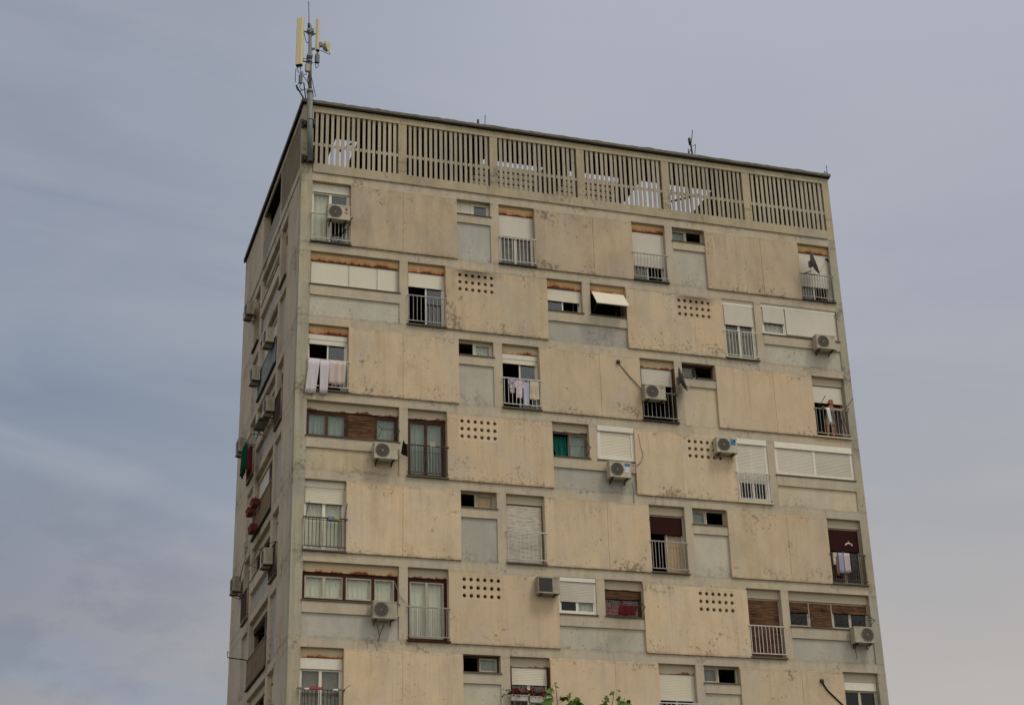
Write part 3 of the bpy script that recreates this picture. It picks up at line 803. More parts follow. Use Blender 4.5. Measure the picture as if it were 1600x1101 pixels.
def ac(F, u, z, label, w=0.80, h=0.55, dep=0.30, gap=0.10, fan=-1, style='round', mat='ac', marks=None, hose=None, strut=True, group=AC_GROUP):
    root = thing('air_conditioner', label, 'air conditioner', F(u, 0, z-h/2), group)
    u0, u1, z0, z1 = u-w/2, u+w/2, z-h/2, z+h/2; yf = -(gap+dep); yb = -gap
    c = MB(F)
    c.bev(u0, u1, yf, yb, z0, z1, 0.018)
    c.box(u0-0.012, u1+0.012, yf-0.008, yb+0.008, z1-0.035, z1+0.012)            # lid
    c.box(u0-0.008, u1+0.008, yf-0.012, yb, z0-0.006, z0+0.03)                    # base tray
    for i in range(9):                                                            # side louvres
        zz = z0+0.10+i*0.038; c.box(u0-0.006, u0+0.004, yf+0.07, yb-0.07, zz, zz+0.016)
        if i < 6: c.box(u1-0.004, u1+0.006, yf+0.09, yb-0.06, zz+0.1, zz+0.116)
    c.box(u1-0.002, u1+0.035, yf+0.10, yb-0.05, z0+0.06, z0+0.2)                 # valve cover
    casing = c.build('casing', M[mat], root)
    fc = (u + fan*w*0.155, z+0.005); rr = min(h*0.42, 0.235)
    if style == 'round':
        g = MB(F); g.disc(fc, rr, yf-0.004, yf+0.01, 28); g.build('fan', M['fan_back'], root)
        g = MB(F)
        for k in range(5): g.ring(fc, rr*(0.22+0.18*k)-0.005, rr*(0.22+0.18*k)+0.005, yf-0.014, yf-0.006, 28)
        g.ring(fc, rr-0.012, rr+0.014, yf-0.016, yf-0.002, 28)
        for k in range(8):
            a = math.pi*k/4 + 0.2
            g.tube([(fc[0]+0.05*math.cos(a), yf-0.012, fc[1]+0.05*math.sin(a)), (fc[0]+rr*math.cos(a), yf-0.012, fc[1]+rr*math.sin(a))], 0.005, 4)
        g.build('fan_guard', M['fan'], root)
        hb = MB(F); hb.disc(fc, 0.026, yf-0.02, yf-0.012, 12); hb.build('hub', M['ac_grey'], root)
    else:
        g = MB(F); g.box(fc[0]-rr, fc[0]+rr, yf-0.004, yf+0.01, z-rr, z+rr); g.build('fan', M['black'], root)
        g = MB(F)
        for k in range(13):
            x = fc[0]-rr+2*rr*k/12; g.box(x-0.006, x+0.006, yf-0.012, yf-0.005, z-rr, z+rr)
        g.build('fan_guard', M['fan'], root)
    for s in (u0+0.13, u1-0.13):
        b = MB(F); b.box(s-0.018, s+0.018, yf-0.02, -0.0, z0-0.045, z0-0.008)
        b.box(s-0.018, s+0.018, -0.02, 0.0, z0-0.16, z0-0.045)
        if strut: b.tube([(s, yf+0.05, z0-0.045), (s, -0.01, z0-0.15)], 0.014, 5)
        for y in (yf+0.05, yb-0.05): b.box(s-0.025, s+0.025, y-0.02, y+0.02, z0-0.012, z0)
        b.build('bracket', M['dark_metal'], root)
    if marks:
        mk = {}
        for mname, a0, a1, b0, b1 in marks:
            mk.setdefault(mname, MB(F)).box(u0+w*a0, u0+w*a1, yf-0.004, yf+0.002, z0+h*b0, z0+h*b1)
        for mname, mm in mk.items(): mm.build('sticker', M[mname], root)
    if hose:
        hs = MB(F); hs.tube(hose, 0.022, 7); hs.build('hose', M['hose'], root)
    return root, u0, u1, z0, z1, yf

txt = [('grey_mark', .72, .88, .80, .83), ('grey_mark', .72, .92, .62, .635)]
r1, a0, a1, z0, z1, yf = ac(FRONT, 1.29, -1.38, 'white air conditioner with a red round mark on the rail of the topmost left window', marks=[('grey_mark',.78,.92,.42,.44)])
mk = MB(); mk.disc((a1-0.13, z1-0.14), 0.055, yf-0.005, yf, 18); mk.build('round_mark', M['red_mark'], r1)
text_mesh('LG', 0.105, 'lettering', M['red_mark'], r1, (a1-0.205, yf-0.004, z1-0.30))
hz = MB(); hz.tube([(1.70,-0.2,-1.52),(1.80,-0.12,-1.42),(1.84,-0.10,-1.36)], 0.02, 6); hz.tube([(1.76,-0.12,-1.50),(1.74,-0.12,-1.70),(1.58,-0.12,-1.98),(1.34,-0.12,-2.12),(1.10,-0.12,-2.22),(1.05,-0.12,-2.38)], 0.016, 6)
hz.build('hose', M['black'], r1)
ac(FRONT, 20.09, -4.33, 'air conditioner at the right end under a white shuttered wide window', marks=[('red_mark',.78,.92,.85,.88),('grey_mark',.2,.24,.9,.92)], hose=[(20.47,-0.2,-4.50),(20.62,-0.1,-4.5),(20.68,0.0,-4.48)])
ac(FRONT, 12.95, -7.07, 'air conditioner on the railing beside a satellite dish, dark window behind', hose=[(13.36,-0.2,-7.2),(13.44,-0.12,-7.22),(13.46,-0.05,-6.9),(13.40,0.12,-6.7)], marks=[('grey_mark',.76,.90,.78,.86)])
ac(FRONT, 3.04, -10.16, 'air conditioner below the brown wooden wide window on the left', marks=txt, hose=[(3.42,-0.2,-10.26),(3.53,-0.14,-10.22),(3.57,-0.05,-10.0),(3.56,0.05,-9.86)])
ac(FRONT, 11.43, -10.14, 'air conditioner with one blue sticker under the white closed kitchen shutter', marks=[('blue_mark',.70,.95,.74,.92),('pale_mark',.72,.93,.56,.66),('pale_mark',.72,.90,.36,.48)])
ac(FRONT, 15.60, -8.87, 'air conditioner with tall blue stickers beside a block of round vent holes', marks=[('blue_mark',.68,.93,.52,.92),('pale_mark',.72,.80,.62,.66),('pale_mark',.82,.90,.74,.84)])
ac(FRONT, 3.03, -15.59, 'dusty air conditioner with a pipe stub under the lower left wide window with pale curtains', mat='ac_grey', strut=False, hose=[(3.42,-0.2,-15.66),(3.52,-0.12,-15.62),(3.54,-0.03,-15.3)])
ac(FRONT, 8.64, -14.44, 'old air conditioner with a square ribbed grille left of a half lowered shutter', mat='ac_grey', style='square', w=0.76, strut=False)
ac(FRONT, 20.31, -15.55, 'air conditioner with its fan on the right, beneath the brown slatted wide window', fan=1, w=0.78)
sub = ' on the shaded left side wall'
ac(SIDE, 9.93, -0.75, 'highest air conditioner'+sub, mat='ac_grey')
ac(SIDE, 4.75, -4.20, 'pale air conditioner above a blue grey balcony sheet'+sub)
ac(SIDE, 7.75, -4.50, 'air conditioner without hose right below the highest one'+sub)
ac(SIDE, 4.10, -7.18, 'air conditioner next to an empty wall shelf'+sub)
ac(SIDE, 10.60, -6.40, 'air conditioner with green cloth hanging in front of it'+sub, mat='ac_grey')
ac(SIDE, 3.40, -13.02, 'air conditioner below a black clothes airer'+sub)
ac(SIDE, 10.54, -12.05, 'lowest air conditioner at the far edge'+sub, mat='ac_grey', hose=[(10.2,-0.15,-12.0),(9.7,-0.12,-11.5),(9.4,-0.05,-11.2)])
sh = thing('wall_shelf', 'bare metal shelf brackets on the left side wall beside an air conditioner', 'shelf', SIDE(5.7,0,-7.2))
m = MB(SIDE); m.box(5.1, 6.5, -0.42, 0.0, -7.22, -7.19); m.build('board', M['galv'], sh)
for u in (5.3, 6.3):
    m = MB(SIDE); m.tube([(u,-0.38,-7.22),(u,0.0,-7.5)], 0.015, 5); m.box(u-0.015, u+0.015, -0.4, 0.0, -7.25, -7.22); m.build('bracket', M['dark_metal'], sh)

# --- satellite dishes
def dish(c, label, mat, arm_len=0.62, rad=0.5, anchor=None, n=Vector((0.79,-0.52,0.24))):
    n = n.normalized(); root = thing('satellite_dish', label, 'satellite dish', c)
    a = n.cross(Vector((0,0,1))).normalized(); b = a.cross(n); C = Vector(c)    # b points up
    if b.z < 0: b = -b
    P = []; F = []; K = 24; J = 5
    for side in (0, 1):
        for j in range(J+1):
            r = rad*j/J
            for k in range(K):
                t = 2*math.pi*k/K
                q = C + a*(0.92*r*math.cos(t)) + b*(r*math.sin(t)) + n*(0.30*r*r/rad - 0.012*side)
                P.append(tuple(q))
    o = (J+1)*K
    for s in (0, o):
        for j in range(J):
            for k in range(K):
                F.append((s+j*K+k, s+j*K+(k+1)%K, s+(j+1)*K+(k+1)%K, s+(j+1)*K+k))
    for k in range(K): F.append((J*K+k, J*K+(k+1)%K, o+J*K+(k+1)%K, o+J*K+k))
    m = MB(); m.add(P, F, True); m.build('reflector', M[mat], root)
    lo = C - b*rad*0.97 + n*0.27*rad; foc = C + n*arm_len - b*0.12*rad
    m = MB(); m.tube([tuple(lo), tuple(foc)], 0.017, 6); m.build('feed_arm', M['rail_white'], root)
    m = MB(); m.tube([tuple(foc+(foc-lo).normalized()*-0.02), tuple(foc-n*0.10)], 0.045, 8, 0.03); m.tube([tuple(foc), tuple(foc+Vector((0.03,0.02,-0.12)))], 0.03, 6); m.build('receiver', M['black'], root)
    back = C - n*0.05
    m = MB(); m.box(back.x-0.06, back.x+0.06, back.y-0.06, back.y+0.06, back.z-0.12, back.z+0.12)
    w = anchor or (C.x-0.1, -0.07, C.z-0.25)
    m.tube([tuple(back), (back.x, back.y, w[2]), w], 0.022, 6); m.build('mount', M['galv'], root)
    return root
dish((19.83,-0.40,-1.06), 'grey satellite dish edge on before the topmost right window', 'dish', anchor=(19.55,-0.07,-1.38))
dish((13.93,-0.40,-6.52), 'dark satellite dish beside the air conditioner on the middle railing', 'dish_dark', rad=0.47, anchor=(13.78,-0.07,-7.0))

# --- laundry
def laundry(name, label, F, u0, u1, z1, z0, mat, d=-0.115, u0b=None, u1b=None, amp=0.012, wl=0.24, group=None, cat=None, fold=0.06):
    root = wavy(F, u0, u1, z0, z1, d, amp, wl, name, mat, None, random.random(), 0.012, u0b, u1b)
    return tag(root, label, cat or name, group)
G3 = 'laundry over the upper left railing'
lav = cloth('lavender white cotton', lin(208,198,202)); pink = cloth('pale pink cotton', lin(204,186,176)); white_c = cloth('white cotton', lin(222,218,218))
laundry('towel', 'long white towel with dark stripes, leftmost over the railing of the upper left window', FRONT, 0.42, 0.80, -6.95, -8.22, lav, u0b=0.30, u1b=0.66, group=G3)
laundry('towel', 'long white towel second from left over the upper left window railing', FRONT, 0.80, 1.14, -6.98, -8.20, lav, u0b=0.80, u1b=1.06, group=G3)
laundry('bed_sheet', 'pale pink sheet folded over the railing right of two white towels', FRONT, 1.13, 1.70, -6.96, -7.84, pink, u0b=1.10, u1b=1.64, amp=0.03, group=G3, cat='sheet')
def garment(name, label, u0, u1, z1, z0, mat, kind='shirt', d=-0.12, group=None, cat=None, F=FRONT):
    w = u1-u0; h = z1-z0; c = (u0+u1)/2
    if kind == 'shirt':
        O = [(u0+w*.18,z0),(u0+w*.5,z0-0.015),(u1-w*.18,z0),(u1-w*.16,z1-h*.40),(u1,z1-h*.48),(u1+w*.05,z1-h*.22),(u1-w*.14,z1),(c+w*.12,z1+0.01),(c,z1-h*.07),(c-w*.12,z1+0.01),(u0+w*.14,z1),(u0-w*.05,z1-h*.22),(u0,z1-h*.48),(u0+w*.16,z1-h*.40)]
    elif kind == 'shorts':
        O = [(u0,z0),(c-w*.06,z0+0.01),(c,z0+h*.42),(c+w*.08,z0-0.01),(u1+w*.06,z0+0.02),(u1-w*.03,z1),(u0+w*.05,z1)]
    elif kind == 'rag':
        O = [(u0,z0+h*.16),(u0+w*.55,z0+h*.06),(u1,z0),(u1-w*.05,z1-h*.30),(u0+w*.62,z1-h*.22),(u0+w*.30,z1)]
    else:
        O = [(u0+w*.05,z0),(c,z0-0.02),(u1-w*.05,z0+0.01),(u1,z1-h*.5),(u1-w*.02,z1),(u0+w*.02,z1),(u0,z1-h*.5)]
    me = bpy.data.meshes.new(name); bm = bmesh.new()
    vs = [bm.verts.new((x,0,z)) for x, z in O]; f = bm.faces.new(vs)
    bmesh.ops.triangulate(bm, faces=bm.faces[:])
    bmesh.ops.subdivide_edges(bm, edges=bm.edges[:], cuts=3, use_grid_fill=True)
    for v in bm.verts:
        s = (z1-v.co.z)/h; v.co.y = d + 0.02*math.sin(v.co.x*38+z1*9)*s + 0.01*math.sin(v.co.z*25+u0*7) + 0.03*s
    ex = bmesh.ops.extrude_face_region(bm, geom=bm.faces[:])
    for e in ex['geom']:
        if isinstance(e, bmesh.types.BMVert): e.co.y += 0.012
    for v in bm.verts: v.co = Vector(F(v.co.x, v.co.y, v.co.z))
    bmesh.ops.recalc_face_normals(bm, faces=bm.faces); bm.to_mesh(me); bm.free()
    me.materials.append(mat); o = bpy.data.objects.new(name, me); COL.objects.link(o)
    return tag(o, label, cat or name, group)
G4 = 'laundry on the railing under the round patterned curtain'
garment('shirt', 'dark flowered shirt, leftmost garment on the upper middle railing', 7.50, 7.76, -6.96, -7.50, cloth('flowered cotton', lin(206,198,202), lin(128,112,120)), group=G4)
garment('shirt', 'white shirt with pink print, second garment on the upper middle railing', 7.74, 8.06, -7.02, -7.66, cloth('pink print cotton', lin(222,214,216), lin(200,164,174)), group=G4)
garment('pyjamas', 'lilac blue long garment hanging lowest on the upper middle railing', 8.05, 8.26, -7.08, -7.92, cloth('lilac cotton', lin(190,189,202)), 'dress', group=G4)
garment('shorts', 'cream shorts, rightmost garment on the upper middle railing', 8.28, 8.62, -7.00, -7.68, cloth('cream cotton', lin(206,190,166)), 'shorts', group=G4)
G5 = 'laundry on the lower right railing'
garment('shirt', 'small pale pink cloth, leftmost on the lower right railing', 19.56, 19.72, -12.52, -12.95, pink, 'dress', group=G5, cat='cloth')
laundry('towel', 'narrow orange brown towel behind the blue one on the lower right railing', FRONT, 19.66, 19.80, -12.54, -13.36, cloth('orange brown terry', lin(140,92,74)), d=-0.10, group=G5)
laundry('towel', 'blue grey towel on the lower right railing', FRONT, 19.76, 19.95, -12.52, -13.28, cloth('blue grey terry', lin(150,158,182)), d=-0.13, group=G5)
laundry('towel', 'dusty pink towel right of the blue towel on the lower right railing', FRONT, 19.99, 20.22, -12.52, -13.24, cloth('dusty pink terry', lin(198,178,182)), d=-0.13, group=G5)
garment('shirt', 'dark grey shirt right of the pink towel on the lower right railing', 20.24, 20.50, -12.56, -13.12, cloth('dark grey cotton', lin(72,70,76)), group=G5)
hg = MB(); hg.tube([(20.10,-0.12,-12.22),(20.16,-0.12,-12.16),(20.25,-0.12,-12.14),(20.34,-0.12,-12.17),(20.38,-0.12,-12.23)], 0.022, 6); hg.tube([(20.25,-0.12,-12.14),(20.26,-0.12,-12.06),(20.29,0.05,-12.03)], 0.008, 5)
tag(hg.build('clothes_hanger', M['white']), 'white plastic clothes hanger under a maroon shutter', 'hanger')
garment('trousers', 'black cloth hanging in the wall gap between two brown windows', 3.57, 3.81, -9.70, -10.28, cloth('black cotton', lin(22,22,27)), 'rag', d=-0.34, cat='laundry')
laundry('red_cloth', 'dark red cloth spread on the airer before the red curtains', FRONT, 11.12, 11.80, -14.98, -15.33, cloth('dark red cotton', lin(92,32,36)), d=-0.42, amp=0.02, cat='cloth', u0b=11.05, u1b=11.66)
laundry('green_cloth', 'big dark green cloth hanging from the left side wall', SIDE, 8.5, 9.6, -6.90, -8.05, cloth('green cotton', lin(15,68,44)), d=-0.36, amp=0.06, wl=0.35, cat='cloth')
laundry('crimson_cloth', 'crimson cloth hanging beside the green one on the left side wall', SIDE, 7.3, 8.05, -7.45, -8.45, cloth('crimson cotton', lin(92,26,36)), d=-0.36, amp=0.05, wl=0.3, cat='cloth')

# --- clothes airers and rods on the walls
def airer(label, F, u0, u1, z, out=0.42, mat='dark_metal', rods=3, drop=0.28, feet=None, group='clothes airers under the windows'):
    root = thing('clothes_airer', label, 'clothes airer', F((u0+u1)/2, 0, z-drop), group)
    m = MB(F)
    for u in (u0, u1):
        m.tube([(u,0.06,z), (u,-out,z-drop)], 0.012, 5); m.tube([(u,0.06,z-drop-0.12), (u,-out,z-drop)], 0.010, 5)
    m.build('arm', M[mat], root)
    m = MB(F)
    for k in range(rods):
        s = 1 - 0.30*k; m.tube([(u0,-out*s,z-drop*s), (u1,-out*s,z-drop*s)], 0.009, 5)
    m.build('rod', M[mat], root)
    return root
airer('black airer before the right pane of the brown wooden wide window', FRONT, 2.88, 3.50, -9.10, drop=0.33, rods=2)
airer('black airer across the teal curtained window', FRONT, 9.25, 10.36, -9.05, drop=0.38, rods=1)
airer('black airer carrying the dark red cloth', FRONT, 10.85, 12.05, -14.68, drop=0.33)
airer('black airer above the lowest right air conditioner', FRONT, 19.55, 20.78, -14.70, drop=0.32, rods=2)
airer('black airer at the short left section of the brown slatted window', FRONT, 17.75, 18.45, -14.80, drop=0.25, rods=2)
airer('black airer on the left side wall', SIDE, 3.6, 5.6, -12.30, drop=0.35, out=0.5)
def rodthing(label, pts_list, mat='dark_metal', r=0.013, name='drying_rack', cat='drying rack', group=None):
    m = MB()
    for p in pts_list: m.tube(p, r, 5)
    return tag(m.build(name, M[mat]), label, cat, group)
rodthing('pair of black rods leaning out above the railing with the potted flowers', [[(0.56,-0.06,-12.00),(0.42,-0.10,-12.62)], [(1.82,-0.06,-12.00),(1.72,-0.10,-12.66)], [(0.42,-0.10,-12.62),(1.72,-0.10,-12.64)]])
rodthing('folded rack with slanting rods around the leaning person', [[(19.86,-0.30,-6.50),(19.58,-0.10,-6.98)], [(21.0,-0.34,-6.52),(20.60,-0.10,-7.04)], [(20.60,-0.10,-7.04),(20.78,-0.09,-7.9)], [(20.45,-0.10,-7.0),(20.68,-0.09,-7.9)]])
rk = thing('drying_rack', 'rack with red pegs across the lowest left window', 'drying rack', (1.1,-0.2,-18.2))
m = MB(); 
for y in (-0.12,-0.22,-0.32): m.tube([(0.30,y,-18.16),(1.78,y,-18.16)], 0.010, 5)
m.tube([(0.30,-0.05,-18.16),(0.30,-0.33,-18.16)], 0.012, 5); m.tube([(1.78,-0.05,-18.16),(1.78,-0.33,-18.16),(1.95,-0.33,-18.02)], 0.012, 5); m.build('rod', M['galv'], rk)
m = MB()
for i in range(9): m.box(0.66+i*0.05, 0.685+i*0.05, -0.345, -0.315, -18.21, -18.12)
m.build('peg', M['red_mark'], rk)
m = MB(); m.box(0.50,0.64,-0.345,-0.32,-18.22,-18.18); m.box(1.40,1.56,-0.345,-0.32,-18.22,-18.18); m.build('tie', M['white'], rk)
m = MB(SIDE); m.tube([(8.2,0.02,-15.42),(8.2,-0.75,-15.35),(8.2,-0.75,-15.12)], 0.02, 6)
tag(m.build('line_bracket', M['black']), 'black bent rod reaching out from the lower left side wall', 'bracket')
m = MB(SIDE); m.tube([(8.4,0.05,-7.05),(8.4,-0.4,-7.05),(7.0,-0.4,-7.15),(7.0,0.05,-7.15)], 0.022, 6)
tag(m.build('clothes_rail', paint('teal plastic', lin(30,120,128), 0.5, 0.1)), 'teal rail above the crimson cloth on the left side wall', 'clothes rail')
nt = MB(); nt.box(4.64,4.82,-0.112,-0.100,-9.77,-9.60); nt.box(4.66,4.70,-0.106,-0.09,-9.85,-9.77)
tag(nt.build('paper_notice', paint('pale card', lin(176,160,132), 0.8, 0.2)), 'small pale card on the railing of the brown french window', 'card')

# --- cables and conduits
def cable(label, pts, r, mat, name='cable', knob=None):
    root = MB(); root.tube(pts, r, 6); o = tag(root.build(name, M[mat]), label, name)
    if knob:
        k = MB(); k.bev(knob[0]-.06, knob[0]+.06, -0.14, -0.056, knob[1]-.06, knob[1]+.06, 0.015); k.build('anchor', M['dark_metal'], o)
    return o
def curve(p, n=10):
    """smooth path through control points"""
    out = []
    for i in range(len(p)-1):
        a = Vector(p[max(i-1,0)]); b = Vector(p[i]); c = Vector(p[i+1]); d = Vector(p[min(i+2,len(p)-1)])
        for k in range(n):
            t = k/n
            out.append(tuple(0.5*((2*b)+(c-a)*t+(2*a-5*b+4*c-d)*t*t+(3*b-a-3*c+d)*t**3)))
    return out + [tuple(p[-1])]
cable('sagging grey cable from a dark anchor to the middle railing', curve([(11.70,-0.06,-5.92),(11.92,-0.07,-6.18),(12.16,-0.08,-6.47),(12.40,-0.09,-6.72),(12.58,-0.10,-6.90)], 5), 0.020, 'hose', knob=(11.70,-5.90))
cable('thin bent grey pipe running down to the blue stickered air conditioner', curve([(12.33,-0.05,-8.62),(12.37,-0.05,-9.0),(12.44,-0.06,-9.42),(12.30,-0.08,-9.72),(11.86,-0.2,-9.92)], 5), 0.018, 'hose', name='pipe')
cable('thick black cable slanting down the cream panel at lower right', curve([(18.62,-0.06,-17.18),(18.80,-0.07,-17.48),(19.12,-0.07,-17.78),(19.50,-0.06,-18.14),(19.6,-0.05,-18.4)], 5), 0.030, 'black', knob=(18.62,-17.18))
cable('thin cable crossing from the lower left wide window to the brown french window', curve([(3.44,0.02,-14.52),(3.62,-0.03,-15.0),(3.80,-0.04,-15.2),(3.92,-0.06,-15.28)], 5), 0.010, 'hose')
cable('short dark drip pipe below the air conditioner at the lower right', curve([(20.05,-0.12,-15.86),(20.06,-0.10,-16.1),(20.10,-0.08,-16.35)], 4), 0.010, 'black', name='pipe')
cable('thin dark wire hanging under the blue stickered air conditioner', curve([(11.98,-0.03,-10.45),(12.03,-0.03,-10.8),(12.02,-0.03,-11.2)], 4), 0.009, 'black', name='wire')
for zc in (-5.66, -11.22, -14.06, -16.86, -9.4, -10.5):
    pass
m = MB()
m.tube([(2.86,-0.06,-15.98),(2.93,-0.06,-16.35)], 0.012, 5); m.tube([(3.08,-0.06,-15.98),(2.93,-0.06,-16.35),(2.92,-0.03,-16.55)], 0.012, 5)
tag(m.build('pipe_hanger', M['dark_metal']), 'small forked wire hook below the dusty lower left air conditioner', 'hook')

# --- mast with the mobile phone antennas on the corner
mast = thing('antenna_mast', 'grey steel mast with cream panel antennas on the roof corner', 'antenna mast', (0.22,-0.25,0.58))
m = MB(); m.tube([(0.235,-0.25,0.58),(0.17,-0.25,3.50)], 0.106, 16); m.tube([(0.17,-0.25,3.44),(0.169,-0.25,3.56)], 0.128, 16); m.build('lower_pole', M['galv'], mast)
m = MB(); m.tube([(0.2353,-0.25,0.575),(0.2355,-0.25,0.579)], 0.088, 14); m.build('pipe_mouth', M['black'], mast)  # black disc painted in for the shade inside the hollow pipe
m = MB(); m.tube([(0.17,-0.25,3.50),(0.105,-0.25,6.36)], 0.063, 12); m.build('upper_pole', M['galv'], mast)
for zc in (2.30, 0.86):
    x = 0.24 - (zc-0.58)*0.022
    m = MB(); m.box(x-0.25, x+0.19, -0.09, -0.03, zc-0.05, zc+0.05); m.box(x-0.25, x+0.19, -0.09, -0.03, zc-0.19, zc-0.12)
    m.box(x-0.20, x-0.12, -0.17, -0.03, zc-0.16, zc+0.03); m.box(x+0.12, x+0.18, -0.30, -0.03, zc-0.17, zc+0.06)
    pass
    m.tube([(x,-0.25,zc-0.02),(x,-0.25,zc+0.01)], 0.113, 14)
    m.box(x-0.27, x-0.20, -0.06, 0.0, zc-0.25, zc+0.12)
    m.build('clamp', M['dark_metal'], mast)
def rotbox(m, c, w, d, h, ang, b=0.02):
    """upright box with chamfered corners, turned about the vertical"""
    ca, sa = math.cos(ang), math.sin(ang); P = []
    O = [(-w/2+b,-d/2),(w/2-b,-d/2),(w/2,-d/2+b),(w/2,d/2),(-w/2,d/2),(-w/2,-d/2+b)]
    for z in (-h/2, h/2):
        for x, y in O: P.append((c[0]+x*ca-y*sa, c[1]+x*sa+y*ca, c[2]+z))
    n = len(O)
    m.add(P, [tuple(range(n))[::-1], tuple(range(n,2*n))]+[(j,(j+1)%n,n+(j+1)%n,n+j) for j in range(n)])
m = MB(); rotbox(m, (-0.27,-0.32,5.53), 0.25, 0.13, 2.02, R(-32), 0.03); pa = m.build('panel_antenna', M['antenna'], mast)
m = MB(); rotbox(m, (-0.27,-0.32,4.50), 0.23, 0.11, 0.06, R(-32), 0.02)
for k in (-0.07, 0.0, 0.07): m.tube([(-0.27+k,-0.32,4.50),(-0.27+k,-0.32,4.40)], 0.018, 6)
m.build('connector', M['black'], pa)
m = MB(); rotbox(m, (0.40,-0.32,5.93), 0.16, 0.12, 1.32, R(50), 0.03); pb = m.build('panel_antenna', M['antenna2'], mast)
m = MB(); rotbox(m, (0.40,-0.32,5.25), 0.13, 0.09, 0.05, R(50), 0.02); m.build('connector', M['black'], pb)
m = MB()
for z, x1 in ((6.02,-0.16),(4.72,-0.16)): m.tube([(0.12,-0.25,z),(x1,-0.29,z+0.02)], 0.03, 6)
for z in (6.0, 5.35): m.tube([(0.12,-0.25,z-0.12),(0.36,-0.30,z+0.04)], 0.03, 6); m.tube([(0.12,-0.25,z),(0.36,-0.30,z+0.02)], 0.022, 6)
for z in (6.1, 5.98, 5.0, 4.9, 4.75): m.tube([(0.12,-0.25,z),(0.12,-0.25,z+0.06)], 0.105, 10)
m.box(0.0, 0.24, -0.36, -0.14, 6.05, 6.17); m.box(0.02, 0.22, -0.37, -0.13, 4.96, 5.05)
m.build('antenna_bracket', M['galv'], mast)
ax = Vector((0.78,-0.55,-0.10)).normalized(); c = Vector((0.74,-0.40,5.45))
m = MB(); m.tube([tuple(c-ax*0.15), tuple(c-ax*0.06)], 0.12, 20, 0.19); m.tube([tuple(c-ax*0.06), tuple(c+ax*0.02)], 0.19, 24); dr = m.build('drum_antenna', M['ac_grey'], mast)
m = MB(); m.tube([tuple(c+ax*0.02), tuple(c+ax*0.05)], 0.185, 24, 0.17); m.build('radome', M['antenna'], dr)
m = MB(); m.tube([tuple(c-ax*0.15), (0.52,-0.32,5.52), (0.46,-0.30,5.52)], 0.03, 6); m.box(0.46,0.56,-0.38,-0.26,5.45,5.62); m.build('mount', M['galv'], dr)
m = MB(); rotbox(m, (0.40,-0.30,4.92), 0.15, 0.12, 0.34, 0.3); m.tube([(0.40,-0.30,5.24),(0.40,-0.30,5.09)], 0.035, 6); m.build('radio_unit', M['galv'], mast)
m = MB(); rotbox(m, (0.04,-0.36,4.42), 0.17, 0.12, 0.30, 0.1); m.build('radio_unit', M['ac_grey'], mast)
m = MB(); rotbox(m, (-0.20,-0.32,3.92), 0.14, 0.10, 0.34, -0.3, 0.04); m.tube([(-0.20,-0.32,4.09),(-0.18,-0.32,4.25)], 0.03, 6); m.build('radio_unit', M['galv'], mast)
def cab(*p):
    m = MB(); m.tube(curve(p, 5), 0.013, 5); m.build('cable', M['black'], mast)
cab((-0.32,-0.32,4.42),(-0.30,-0.3,4.25),(-0.22,-0.3,4.18),(-0.20,-0.32,4.10))
cab((-0.22,-0.32,4.42),(-0.18,-0.3,4.20),(0.0,-0.3,3.95),(0.20,-0.28,3.72),(0.32,-0.2,3.30))
cab((-0.25,-0.32,3.76),(-0.34,-0.3,3.55),(-0.24,-0.3,3.42),(-0.10,-0.3,3.50),(0.02,-0.3,3.55))
cab((-0.16,-0.32,3.76),(-0.22,-0.3,3.60),(-0.10,-0.3,3.45))
cab((0.36,-0.30,4.76),(0.33,-0.3,4.58),(0.38,-0.3,4.52),(0.44,-0.3,4.60),(0.44,-0.30,4.76))
cab((0.40,-0.30,4.70),(0.22,-0.3,4.70),(0.16,-0.27,4.4),(0.24,-0.30,3.9),(0.40,-0.2,3.35))
cab((0.02,-0.36,4.28),(0.0,-0.36,4.15),(-0.10,-0.34,4.12),(-0.14,-0.32,4.26))
cab((0.0,-0.36,4.57),(-0.02,-0.36,4.78),(-0.12,-0.34,4.80),(-0.14,-0.32,4.72))
cab((0.1,-0.33,4.2),(0.05,-0.33,3.9),(0.12,-0.33,3.6))
cab((-0.13,-0.30,6.0),(-0.02,-0.3,5.55),(0.06,-0.27,5.6)); cab((0.50,-0.3,5.3),(0.66,-0.32,5.24),(0.84,-0.34,5.16),(0.84,-0.34,5.26))
cab((-0.38,-0.32,4.35),(-0.39,-0.32,4.0),(-0.39,-0.32,3.75))
m = MB(); m.tube([(0.06,-0.27,6.2),(0.06,-0.27,6.42)], 0.05, 8); m.tube([(0.06,-0.27,6.42),(0.045,-0.27,6.9),(0.02,-0.27,7.40)], 0.014, 5); m.build('lightning_rod', M['dark_metal'], mast)
m = MB(); m.tube([(-0.34,-0.2,3.72),(-0.02,-0.05,3.30)], 0.028, 6); m.tube([(-0.06,-0.2,3.88),(0.06,-0.05,3.30)], 0.022, 6); m.build('strut', M['black'], mast)

